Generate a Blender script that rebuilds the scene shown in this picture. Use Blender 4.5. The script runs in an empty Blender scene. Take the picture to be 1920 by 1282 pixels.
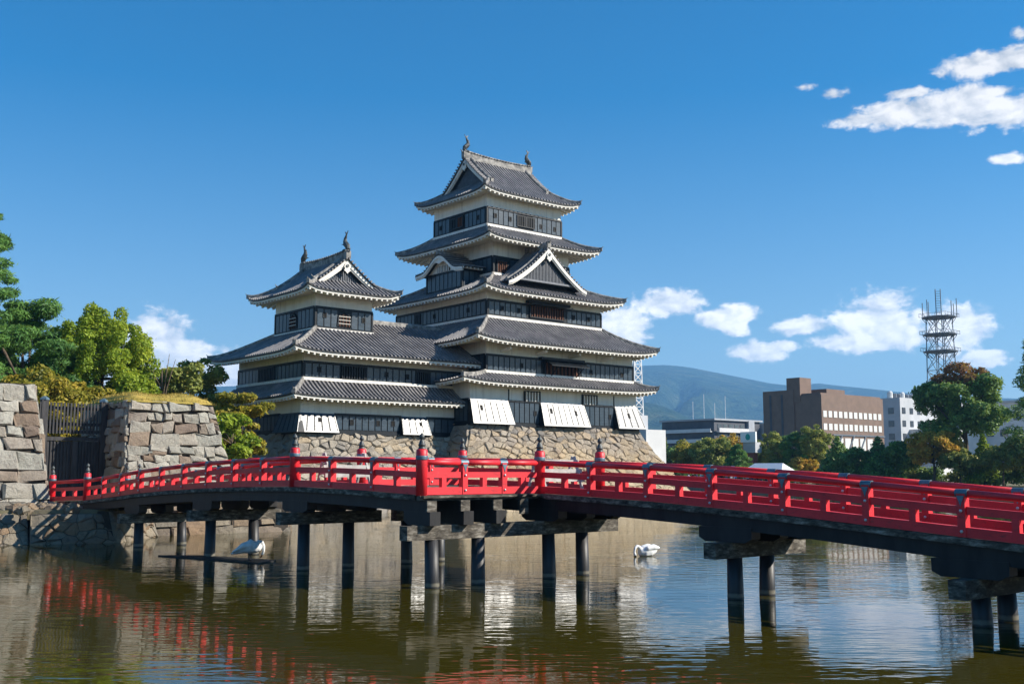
import bpy, math, random
import numpy as np
from mathutils import Vector, Matrix

R = math.radians
SC = bpy.context.scene
COL = SC.collection
RNG = random.Random(7)

# ------------------------------------------------------------------ camera, sky, sun, exposure
HEAD = R(49.85)                       # compass heading of the view in the site's axes
cam = bpy.data.cameras.new('camera')
cam.sensor_width = 36.0
cam.lens = 37.5
cam.clip_end = 30000
cam.clip_start = 0.2
camo = bpy.data.objects.new('camera', cam)
COL.objects.link(camo)
camo.location = (0, 0, 3.05)
camo.rotation_euler = (R(90) + math.atan(244 / 2000), 0, HEAD - R(90))
SC.camera = camo

SUN_AZ, SUN_EL = R(-46), R(32)
SUN = Vector((math.cos(SUN_AZ) * math.cos(SUN_EL), math.sin(SUN_AZ) * math.cos(SUN_EL), math.sin(SUN_EL)))
sl = bpy.data.lights.new('sun', 'SUN')
sl.energy = 5.0
sl.angle = R(0.53)
sl.color = (1.0, 0.93, 0.82)
so = bpy.data.objects.new('sun', sl)
COL.objects.link(so)
so.rotation_euler = SUN.to_track_quat('Z', 'Y').to_euler()
so.location = (0, 0, 60)

SKY_STRENGTH = 0.083
EXPOSURE = 0.83
vs = SC.view_settings
vs.view_transform = 'Standard'
vs.look = 'None'
vs.exposure = EXPOSURE
vs.gamma = 1.0
vs.use_curve_mapping = False
cy = SC.cycles
cy.use_denoising = True
cy.max_bounces = 7
cy.diffuse_bounces = 3
cy.glossy_bounces = 4
cy.transmission_bounces = 4
cy.transparent_max_bounces = 8
cy.volume_bounces = 0
cy.caustics_reflective = False
cy.caustics_refractive = False
cy.sample_clamp_indirect = 6.0


class NT:
    """small helper for building node trees"""
    def __init__(self, tree):
        self.t = tree
        tree.nodes.clear()

    def n(self, kind, **kw):
        nd = self.t.nodes.new(kind)
        for k, v in kw.items():
            setattr(nd, k, v)
        return nd

    def l(self, a, b):
        self.t.links.new(a, b)

    def put(self, sock, v):
        if isinstance(v, (int, float)):
            sock.default_value = v
        elif isinstance(v, (tuple, list)):
            sock.default_value = tuple(v) + ((1.0,) if len(v) == 3 and sock.type == 'RGBA' else ())
        else:
            self.l(v, sock)

    def m(self, op, a, b=0.0, c=None, clamp=False):
        nd = self.n('ShaderNodeMath', operation=op, use_clamp=clamp)
        self.put(nd.inputs[0], a)
        self.put(nd.inputs[1], b)
        if c is not None:
            self.put(nd.inputs[2], c)
        return nd.outputs[0]

    def mix(self, f, a, b, blend='MIX'):
        nd = self.n('ShaderNodeMix', data_type='RGBA', blend_type=blend)
        self.put(nd.inputs[0], f)
        self.put(nd.inputs[6], a)
        self.put(nd.inputs[7], b)
        return nd.outputs[2]

    def noise(self, vec, scale, detail=3.0, rough=0.55, dist=0.0):
        nd = self.n('ShaderNodeTexNoise')
        if vec is not None:
            self.l(vec, nd.inputs['Vector'])
        nd.inputs['Scale'].default_value = scale
        nd.inputs['Detail'].default_value = detail
        nd.inputs['Roughness'].default_value = rough
        nd.inputs['Distortion'].default_value = dist
        return nd.outputs['Fac']

    def ramp(self, fac, stops, interp='LINEAR'):
        nd = self.n('ShaderNodeValToRGB')
        cr = nd.color_ramp
        cr.interpolation = interp
        while len(cr.elements) < len(stops):
            cr.elements.new(0.5)
        for e, (p, c) in zip(cr.elements, stops):
            e.position = p
            e.color = (c, c, c, 1) if isinstance(c, (int, float)) else (*c, 1)
        self.put(nd.inputs[0], fac)
        return nd.outputs[0]

    def vscale(self, vec, s):
        nd = self.n('ShaderNodeVectorMath', operation='MULTIPLY')
        self.l(vec, nd.inputs[0])
        nd.inputs[1].default_value = s
        return nd.outputs[0]

    def smooth(self, x, a, b):
        nd = self.n('ShaderNodeMapRange', interpolation_type='SMOOTHSTEP')
        self.put(nd.inputs[0], x)
        nd.inputs[1].default_value = a
        nd.inputs[2].default_value = b
        return nd.outputs[0]


def px_dir(px, py):
    """azimuth and elevation (radians, relative to the heading) of a direction in the sky"""
    pt = math.atan(244 / 2000)
    dx, dz = (px - 960) / 2000, (641 - py) / 2000
    y = math.cos(pt) - dz * math.sin(pt)
    z = math.sin(pt) + dz * math.cos(pt)
    return math.atan2(dx, y), math.atan2(z, math.hypot(dx, y))


def build_world():
    w = bpy.data.worlds.new('World')
    SC.world = w
    w.use_nodes = True
    N = NT(w.node_tree)
    sky = N.n('ShaderNodeTexSky', sky_type='NISHITA', sun_disc=False)
    sky.sun_elevation = SUN_EL
    sky.sun_rotation = math.atan2(SUN.x, SUN.y)
    sky.altitude = 600
    sky.air_density = 1.0
    sky.dust_density = 0.0
    sky.ozone_density = 2.0
    tc = N.n('ShaderNodeTexCoord')
    d = tc.outputs['Generated']
    sep = N.n('ShaderNodeSeparateXYZ')
    N.l(d, sep.inputs[0])
    X, Y, Z = sep.outputs
    c, s = math.cos(HEAD), math.sin(HEAD)
    rr = N.m('SUBTRACT', N.m('MULTIPLY', X, s), N.m('MULTIPLY', Y, c))
    ff = N.m('ADD', N.m('MULTIPLY', X, c), N.m('MULTIPLY', Y, s))
    az = N.m('ARCTAN2', rr, ff)
    el = N.m('ARCSINE', Z)
    comb = N.n('ShaderNodeCombineXYZ')
    N.l(az, comb.inputs[0])
    N.l(N.m('MULTIPLY', el, 1.5), comb.inputs[1])
    comb.inputs[2].default_value = 3.7
    v = comb.outputs[0]
    f1 = N.noise(v, 26.0, 7.0, 0.56, 0.25)
    off = N.n('ShaderNodeVectorMath', operation='ADD')
    N.l(v, off.inputs[0])
    off.inputs[1].default_value = (0.006, 0.009, 0.0)
    f2 = N.noise(off.outputs[0], 26.0, 7.0, 0.56, 0.25)
    blobs = [  # cloud banks in view, px centre and half size
        (1862, 116, 84, 20), (1815, 122, 44, 14, .8), (1908, 62, 26, 16, .6), (1606, 226, 54, 14, .85), (1690, 212, 74, 22), (1790, 204, 84, 28), (1880, 210, 84, 30), (1870, 172, 60, 14, .7),
        (1505, 163, 34, 13, .5), (1560, 176, 40, 14, .4), (1890, 298, 80, 14, .45), (1700, 176, 60, 12, .6),
        (1248, 570, 60, 23), (1166, 606, 44, 32), (1345, 600, 36, 18), (1386, 590, 40, 17), (1376, 612, 24, 15), (1418, 662, 46, 17),
        (1500, 612, 52, 15), (1560, 642, 58, 17, .85), (1645, 602, 70, 44), (1625, 640, 60, 20), (1468, 650, 40, 12, .8), (1722, 588, 26, 12, .8), (1802, 614, 48, 42), (1848, 672, 44, 15),
        (290, 648, 56, 52), (345, 668, 54, 32), (425, 704, 62, 42), (250, 690, 70, 40), (1160, 636, 50, 26)]
    mask = None
    for (bx, by, brx, bry, *wt_) in blobs:
        a, e = px_dir(bx, by)
        ra, re = brx / 2000 * 1.18, bry / 2000 * 1.2
        t1 = N.m('POWER', N.m('ABSOLUTE', N.m('MULTIPLY', N.m('SUBTRACT', az, a), 1 / ra)), 2.0)
        t2 = N.m('POWER', N.m('ABSOLUTE', N.m('MULTIPLY', N.m('SUBTRACT', el, e), 1 / re)), 2.0)
        b = N.m('SUBTRACT', wt_[0] if wt_ else 1.0, N.m('SQRT', N.m('ADD', t1, t2)))
        mask = b if mask is None else N.m('SMOOTH_MAX', mask, b, 0.07)
    # the same kind of low scattered cloud goes on round the rest of the horizon
    big = N.noise(v, 2.6, 2.0, 0.5)
    band = N.m('MULTIPLY', N.smooth(el, 0.03, 0.09), N.m('SUBTRACT', 1.0, N.smooth(el, 0.16, 0.34)))
    beyond = N.smooth(N.m('ABSOLUTE', az), 0.50, 0.62)
    gen = N.m('MULTIPLY', N.m('MULTIPLY', N.m('SUBTRACT', big, 0.50), 6.0), N.m('MULTIPLY', band, beyond))
    gen = N.m('SUBTRACT', gen, 0.6)
    mask = N.m('MAXIMUM', mask, gen)
    mask = N.m('MAXIMUM', mask, -2.0)
    fine = N.noise(v, 85.0, 5.0, 0.6, 0.3)
    dens = N.m('ADD', mask, N.m('MULTIPLY', N.m('SUBTRACT', f1, 0.44), 1.7))
    dens = N.m('ADD', dens, N.m('MULTIPLY', N.m('SUBTRACT', fine, 0.5), 0.9))
    cov = N.smooth(dens, 0.0, 0.5)
    lit = N.m('ADD', 0.60, N.m('MULTIPLY', N.m('SUBTRACT', f1, f2), 3.4), clamp=True)
    lit = N.m('ADD', lit, N.m('MULTIPLY', N.smooth(dens, 0.2, 1.1), 0.16), clamp=True)
    ccol = N.mix(lit, (6.4, 6.9, 7.7), (14.5, 13.8, 13.0))
    hi = N.n('ShaderNodeVectorMath', operation='SCALE')
    N.l(ccol, hi.inputs[0])
    N.l(N.m('SUBTRACT', 1.12, N.m('MULTIPLY', el, 1.6)), hi.inputs['Scale'])
    ccol = hi.outputs[0]
    hs = N.n('ShaderNodeHueSaturation')
    N.l(N.m('ADD', 1.2, N.m('MULTIPLY', el, 0.95)), hs.inputs['Saturation'])
    hs.inputs['Hue'].default_value = 0.498
    N.l(sky.outputs[0], hs.inputs['Color'])
    fin = N.mix(N.m('MULTIPLY', cov, 0.93), hs.outputs[0], ccol)
    bg = N.n('ShaderNodeBackground')
    N.l(fin, bg.inputs[0])
    bg.inputs[1].default_value = SKY_STRENGTH
    out = N.n('ShaderNodeOutputWorld')
    N.l(bg.outputs[0], out.inputs[0])


build_world()

# ------------------------------------------------------------------ materials
MATS = {}


def material(name, build):
    m = bpy.data.materials.new(name)
    m.use_nodes = True
    N = NT(m.node_tree)
    out = N.n('ShaderNodeOutputMaterial')
    surf = build(N, out)
    if surf is not None:
        N.l(surf, out.inputs[0])
    MATS[name] = m
    return m


def pos(N):
    return N.n('ShaderNodeNewGeometry').outputs['Position']


def pbsdf(N, col, rough=0.6, spec=0.5, metal=0.0, normal=None, ior=None, sub=None):
    b = N.n('ShaderNodeBsdfPrincipled')
    N.put(b.inputs['Base Color'], col)
    N.put(b.inputs['Roughness'], rough)
    b.inputs['Specular IOR Level'].default_value = spec
    b.inputs['Metallic'].default_value = metal
    if ior:
        b.inputs['IOR'].default_value = ior
    if normal is not None:
        N.l(normal, b.inputs['Normal'])
    return b.outputs[0]


def bump(N, h, strength, dist=0.05, normal=None):
    b = N.n('ShaderNodeBump')
    b.inputs['Strength'].default_value = strength
    b.inputs['Distance'].default_value = dist
    N.l(h, b.inputs['Height'])
    if normal is not None:
        N.l(normal, b.inputs['Normal'])
    return b.outputs[0]


def simple(name, c1, c2, scale=2.0, rough=0.7, spec=0.4, bs=8.0, bstr=0.25, bd=0.02, stretch=(1, 1, 1), metal=0.0, rnd=0.0):
    def f(N, out):
        p = N.vscale(pos(N), stretch)
        a = N.noise(p, scale, 5, 0.6)
        col = N.mix(N.smooth(a, 0.32, 0.68), c1, c2)
        if rnd:
            oi = N.n('ShaderNodeObjectInfo').outputs['Random']
            hs = N.n('ShaderNodeHueSaturation')
            N.put(hs.inputs['Value'], N.m('ADD', 1 - rnd, N.m('MULTIPLY', oi, 2 * rnd)))
            N.l(col, hs.inputs['Color'])
            col = hs.outputs[0]
        nrm = bump(N, N.noise(p, bs, 4, 0.6), bstr, bd) if bstr else None
        r = N.m('ADD', rough - 0.08, N.m('MULTIPLY', a, 0.16), clamp=True)
        return pbsdf(N, col, r, spec, metal, nrm)
    return material(name, f)


def m_plaster(N, out):
    p = pos(N)
    a = N.noise(N.vscale(p, (1, 1, 0.35)), 1.1, 6, 0.65)
    b = N.noise(N.vscale(p, (2.2, 2.2, 0.12)), 1.6, 5, 0.6)
    col = N.mix(N.smooth(a, 0.35, 0.75), (0.84, 0.81, 0.74), (0.72, 0.68, 0.61))
    col = N.mix(N.m('MULTIPLY', N.smooth(b, 0.52, 0.75), 0.42), col, (0.38, 0.36, 0.33))
    return pbsdf(N, col, 0.85, 0.25, 0, bump(N, N.noise(p, 6, 4), 0.2, 0.02))


material('plaster', m_plaster)


def lacquer(name, c1, c2, rough, spec):
    def f(N, out):
        p = pos(N)
        sep = N.n('ShaderNodeSeparateXYZ')
        N.l(p, sep.inputs[0])
        # lapped boards: a saw-tooth relief every 0.26 m of height, worn lacquer
        lap = N.m('FRACT', N.m('MULTIPLY', sep.outputs[2], 1 / 0.27))
        oi = N.n('ShaderNodeObjectInfo').outputs['Random']
        wear = N.noise(N.vscale(p, (0.8, 0.8, 3.0)), 2.0, 6, 0.65)
        col = N.mix(N.smooth(wear, 0.35, 0.75), c1, c2)
        nr = bump(N, lap, 0.35, 0.03)
        nr = bump(N, N.noise(N.vscale(p, (1, 1, 6)), 9.0, 3), 0.18, 0.01, nr)
        r = N.m('ADD', N.m('ADD', rough - 0.05, N.m('MULTIPLY', wear, 0.14)), N.m('MULTIPLY', oi, 0.07))
        return pbsdf(N, col, r, spec, 0, nr)
    return material(name, f)


lacquer('black_lacquer', (0.012, 0.028, 0.046), (0.024, 0.050, 0.076), 0.33, 0.7)
simple('dark_beam', (0.002, 0.004, 0.007), (0.006, 0.010, 0.015), 3, 0.5, 0.3, 10, 0.2, 0.01)
simple('window_dark', (0.010, 0.009, 0.008), (0.02, 0.018, 0.016), 3, 0.8, 0.2, 10, 0)
simple('red_brown_wood', (0.13, 0.045, 0.02), (0.06, 0.025, 0.014), 4, 0.7, 0.3, 12, 0.3, 0.02, (4, 4, 0.6))
simple('grey_slat', (0.09, 0.10, 0.12), (0.14, 0.15, 0.17), 4, 0.5, 0.6, 12, 0.2)


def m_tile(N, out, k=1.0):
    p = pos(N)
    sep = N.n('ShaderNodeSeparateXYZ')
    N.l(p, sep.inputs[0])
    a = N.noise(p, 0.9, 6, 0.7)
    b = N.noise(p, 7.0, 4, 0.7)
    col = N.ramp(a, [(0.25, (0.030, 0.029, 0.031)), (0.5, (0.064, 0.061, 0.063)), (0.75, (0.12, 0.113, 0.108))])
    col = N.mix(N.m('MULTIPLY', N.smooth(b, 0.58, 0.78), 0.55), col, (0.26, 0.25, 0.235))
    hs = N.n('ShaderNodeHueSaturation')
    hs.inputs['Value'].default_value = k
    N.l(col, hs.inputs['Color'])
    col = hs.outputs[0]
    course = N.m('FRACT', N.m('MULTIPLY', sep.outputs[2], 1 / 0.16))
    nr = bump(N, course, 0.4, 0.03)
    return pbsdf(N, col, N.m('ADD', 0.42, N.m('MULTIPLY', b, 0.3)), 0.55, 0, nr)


material('roof_tile_shaded', lambda N, o: m_tile(N, o, 0.38))  # same tile darkened: shade in the valleys between ribs put into colour
material('rib_tile_lit', lambda N, o: m_tile(N, o, 2.7))  # lightened copy of the tile, sunlight on the ribs painted into its colour
simple('ridge_tile', (0.10, 0.098, 0.096), (0.36, 0.34, 0.31), 2.6, 0.7, 0.3, 9, 0.6, 0.04)
simple('bronze_dark', (0.03, 0.033, 0.035), (0.075, 0.085, 0.08), 5, 0.5, 0.6, 20, 0.2, 0.01)


def stone_mat(name, stops, zmix=None, stain=(0.10, 0.085, 0.07), VAL=1.0):
    def f(N, out):
        p = pos(N)
        oi = N.n('ShaderNodeObjectInfo').outputs['Random']
        col = N.ramp(oi, stops, 'LINEAR')
        if zmix:
            sep = N.n('ShaderNodeSeparateXYZ')
            N.l(p, sep.inputs[0])
            f0 = N.smooth(N.m('ADD', sep.outputs[2], N.m('MULTIPLY', N.noise(p, 0.5, 3), 2.4)), zmix[0], zmix[1])
            col = N.mix(N.m('MULTIPLY', N.m('SUBTRACT', 1.0, f0), 0.62), col, N.ramp(N.m('FRACT', N.m('MULTIPLY', oi, 7.3)), zmix[2]))
        n1 = N.noise(p, 3.2, 7, 0.7)
        n2 = N.noise(p, 0.9, 4, 0.6)
        col = N.mix(N.m('MULTIPLY', N.smooth(n1, 0.48, 0.72), 0.55), col, stain)
        hs = N.n('ShaderNodeHueSaturation')
        N.l(N.m('ADD', VAL - .28, N.m('MULTIPLY', n2, 0.6)), hs.inputs['Value'])
        N.l(col, hs.inputs['Color'])
        nr = bump(N, N.noise(p, 3.4, 9, 0.78), 1.0, 0.2)
        return pbsdf(N, hs.outputs[0], 0.88, 0.25, 0, nr)
    return material(name, f)


stone_mat('stone_castle', [(0, (0.26, 0.22, 0.175)), (0.25, (0.34, 0.295, 0.24)), (0.45, (0.18, 0.165, 0.15)), (0.65, (0.37, 0.29, 0.20)), (0.85, (0.24, 0.205, 0.17)), (1, (0.33, 0.28, 0.23))],
          (4.6, 7.6, [(0, (0.42, 0.29, 0.14)), (0.5, (0.46, 0.36, 0.22)), (1, (0.30, 0.19, 0.10))]), VAL=1.22)
stone_mat('stone_turret', [(0, (0.28, 0.25, 0.21)), (0.35, (0.38, 0.33, 0.26)), (0.6, (0.23, 0.21, 0.185)), (0.85, (0.40, 0.32, 0.22)), (1, (0.33, 0.29, 0.25))], VAL=1.18)
stone_mat('stone_gate', [(0, (0.42, 0.39, 0.33)), (0.25, (0.50, 0.47, 0.40)), (0.45, (0.37, 0.36, 0.31)), (0.6, (0.43, 0.39, 0.325)), (0.72, (0.25, 0.185, 0.135)), (0.84, (0.32, 0.245, 0.18)), (0.92, (0.20, 0.15, 0.125)), (1, (0.50, 0.45, 0.37))],
          stain=(0.15, 0.11, 0.09), VAL=1.02)
stone_mat('stone_bank', [(0, (0.33, 0.29, 0.23)), (0.4, (0.40, 0.34, 0.25)), (0.7, (0.40, 0.27, 0.165)), (1, (0.27, 0.245, 0.21))], VAL=.76)
simple('joint_dark', (0.03, 0.026, 0.022), (0.07, 0.06, 0.05), 2, 0.95, 0.1, 5, 0.3)


def m_red(N, out):
    p = pos(N)
    a = N.noise(p, 1.6, 5, 0.6)
    b = N.noise(p, 14, 4, 0.6)
    col = N.mix(N.smooth(a, 0.35, 0.7), (0.76, 0.022, 0.034), (0.62, 0.016, 0.026))
    col = N.mix(N.m('MULTIPLY', N.smooth(b, 0.55, 0.75), 0.45), col, (0.34, 0.018, 0.018))
    c3 = N.noise(N.vscale(p, (1, 1, 3)), 4.5, 6, 0.7)
    col = N.mix(N.m('MULTIPLY', N.smooth(c3, 0.55, 0.72), 0.7), col, (0.20, 0.016, 0.016))
    col = N.mix(N.m('MULTIPLY', N.smooth(N.noise(p, 2.3, 7, 0.72), 0.60, 0.72), 0.4), col, (0.68, 0.10, 0.085))
    return pbsdf(N, col, N.m('ADD', 0.40, N.m('MULTIPLY', b, 0.2)), 0.5, 0, bump(N, b, 0.12, 0.01))


material('red_paint', m_red)


def m_oldwood(N, out):
    p = pos(N)
    a = N.noise(N.vscale(p, (1, 1, 3)), 3.0, 6, 0.7)
    b = N.noise(p, 1.1, 4, 0.6)
    col = N.ramp(a, [(0.34, (0.02, 0.017, 0.014)), (0.52, (0.12, 0.105, 0.085)), (0.74, (0.42, 0.39, 0.33))])
    col = N.mix(N.m('MULTIPLY', N.smooth(b, 0.5, 0.7), 0.7), col, (0.05, 0.045, 0.035))
    return pbsdf(N, col, 0.85, 0.2, 0, bump(N, a, 0.6, 0.03))


material('weathered_wood', m_oldwood)
simple('black_timber', (0.005, 0.005, 0.006), (0.022, 0.021, 0.021), 2.5, 0.6, 0.4, 9, 0.4, 0.02, (1, 1, 0.3))


def m_pile(N, out):
    p = pos(N)
    sep = N.n('ShaderNodeSeparateXYZ')
    N.l(p, sep.inputs[0])
    a = N.noise(N.vscale(p, (5, 5, 0.5)), 3.0, 5, 0.6)
    col = N.mix(a, (0.008, 0.008, 0.009), (0.032, 0.031, 0.033))
    zz = N.m('ADD', sep.outputs[2], N.m('MULTIPLY', N.noise(p, 6, 2), 0.06))
    tide = N.m('MULTIPLY', N.smooth(zz, 0.05, 0.09), N.m('SUBTRACT', 1.0, N.smooth(zz, 0.13, 0.19)))
    col = N.mix(N.m('MULTIPLY', tide, 0.7), col, (0.22, 0.20, 0.15))
    return pbsdf(N, col, 0.5, 0.5, 0, bump(N, a, 0.4, 0.02))


material('pile_wood', m_pile)
simple('collar_metal', (0.07, 0.13, 0.17), (0.15, 0.22, 0.26), 6, 0.45, 0.5, 20, 0.1, 0.01, metal=0.25)
simple('bolt_metal', (0.55, 0.56, 0.56), (0.65, 0.65, 0.64), 6, 0.4, 0.5, 20, 0, metal=0.3)
simple('gate_wood', (0.020, 0.019, 0.021), (0.052, 0.049, 0.050), 2.5, 0.65, 0.4, 8, 0.3, 0.02, (3, 3, 0.5))


def m_water(N, out):
    p = pos(N)
    pr = N.n('ShaderNodeVectorRotate', rotation_type='Z_AXIS')
    N.l(p, pr.inputs['Vector'])
    pr.inputs['Angle'].default_value = -(HEAD - R(90))
    q = pr.outputs[0]
    big = N.noise(N.vscale(q, (0.55, 1.0, 1)), 0.16, 2, 0.5)
    w1 = N.noise(N.vscale(q, (0.5, 1.35, 1)), 1.9, 1.0, 0.4, 0.35)
    w2 = N.noise(N.vscale(q, (0.55, 1.5, 1)), 4.6, 0.6, 0.4, 0.25)
    w3 = N.noise(N.vscale(q, (0.6, 1.5, 1)), 10.0, 0.0, 0.4, 0.2)
    patch = N.m('ADD', 0.30, N.m('MULTIPLY', N.smooth(big, 0.36, 0.64), 0.85))
    h = N.m('ADD', N.m('ADD', N.m('MULTIPLY', w1, 1.0), N.m('MULTIPLY', w2, 0.42)), N.m('MULTIPLY', w3, 0.06))
    h = N.m('MULTIPLY', h, patch)
    nr = bump(N, h, 1.0, 0.0105)
    mud = N.mix(N.noise(p, 0.15, 3), (0.046, 0.038, 0.004), (0.038, 0.033, 0.005))
    return pbsdf(N, mud, 0.03, 0.5, 0, nr, ior=1.333)


material('moat_water', m_water)


def m_ground(N, out):
    p = pos(N)
    a = N.noise(p, 0.25, 6, 0.6)
    b = N.noise(p, 3, 4, 0.6)
    col = N.ramp(a, [(0.3, (0.12, 0.12, 0.05)), (0.5, (0.20, 0.17, 0.11)), (0.7, (0.10, 0.11, 0.04))])
    col = N.mix(N.m('MULTIPLY', b, 0.5), col, (0.25, 0.22, 0.16))
    return pbsdf(N, col, 0.95, 0.1, 0, bump(N, b, 0.5, 0.08))


material('earth', m_ground)
simple('dry_grass', (0.46, 0.33, 0.085), (0.30, 0.24, 0.055), 1.2, 0.95, 0.1, 12, 0.9, 0.08)


def leaf_mat(name, stops, trans=0.35, rough=0.55):
    def f(N, out):
        g = N.n('ShaderNodeNewGeometry')
        r = g.outputs['Random Per Island']
        n = N.noise(g.outputs['Position'], 0.55, 3, 0.5)
        x = N.m('ADD', N.m('MULTIPLY', r, 0.55), N.m('MULTIPLY', N.smooth(n, 0.3, 0.7), 0.45))
        col = N.ramp(x, stops)
        b = pbsdf(N, col, rough, 0.3)
        t = N.n('ShaderNodeBsdfTranslucent')
        N.l(N.mix(0.4, col, (0.35, 0.42, 0.05)), t.inputs[0])
        mx = N.n('ShaderNodeMixShader')
        mx.inputs[0].default_value = trans
        N.l(b, mx.inputs[1])
        N.l(t.outputs[0], mx.inputs[2])
        return mx.outputs[0]
    return material(name, f)


leaf_mat('leaf_pine', [(0, (0.033, 0.089, 0.029)), (0.5, (0.091, 0.211, 0.045)), (1, (0.184, 0.348, 0.065))], 0.25)
leaf_mat('leaf_bright', [(0, (0.120, 0.201, 0.021)), (0.5, (0.283, 0.383, 0.029)), (1, (0.544, 0.564, 0.054))], 0.42)
leaf_mat('leaf_yellow', [(0, (0.124, 0.138, 0.021)), (0.5, (0.304, 0.262, 0.028)), (1, (0.497, 0.345, 0.041))], 0.38)
leaf_mat('leaf_olive', [(0, (0.116, 0.148, 0.041)), (0.5, (0.255, 0.294, 0.064)), (1, (0.512, 0.437, 0.102))], 0.32)
leaf_mat('leaf_dark', [(0, (0.055, 0.112, 0.035)), (0.5, (0.138, 0.247, 0.055)), (1, (0.297, 0.421, 0.088))], 0.25)
leaf_mat('leaf_red', [(0, (0.103, 0.057, 0.023)), (0.5, (0.241, 0.086, 0.034)), (1, (0.345, 0.149, 0.057))], 0.3)
leaf_mat('leaf_autumn', [(0, (0.228, 0.161, 0.029)), (0.45, (0.570, 0.380, 0.047)), (1, (0.799, 0.380, 0.056))], 0.36)
simple('bark', (0.07, 0.05, 0.035), (0.15, 0.115, 0.085), 3, 0.9, 0.15, 9, 0.7, 0.05, (3, 3, 0.6))


# ------------------------------------------------------------------ mesh helpers
ORG = {}


def link(o, parent=None):
    COL.objects.link(o)
    if parent is not None:
        o.parent = parent
    return o


def thing(name, label, cat, loc, group=None, rz=0.0):
    o = bpy.data.objects.new(name, None)
    o.empty_display_size = 0.3
    link(o)
    o.location = loc
    o.rotation_euler = (0, 0, rz)
    tag(o, label, cat, group)
    ORG[o.name] = Vector(loc)
    return o


def tag(o, label=None, cat=None, group=None, kind=None):
    if label:
        o['label'] = label
    if cat:
        o['category'] = cat
    if group:
        o['group'] = group
    if kind:
        o['kind'] = kind
    return o


def org(o):
    v = Vector((0, 0, 0))
    while o is not None:
        v = v + Vector(o.location)
        o = o.parent
    return v


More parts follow.
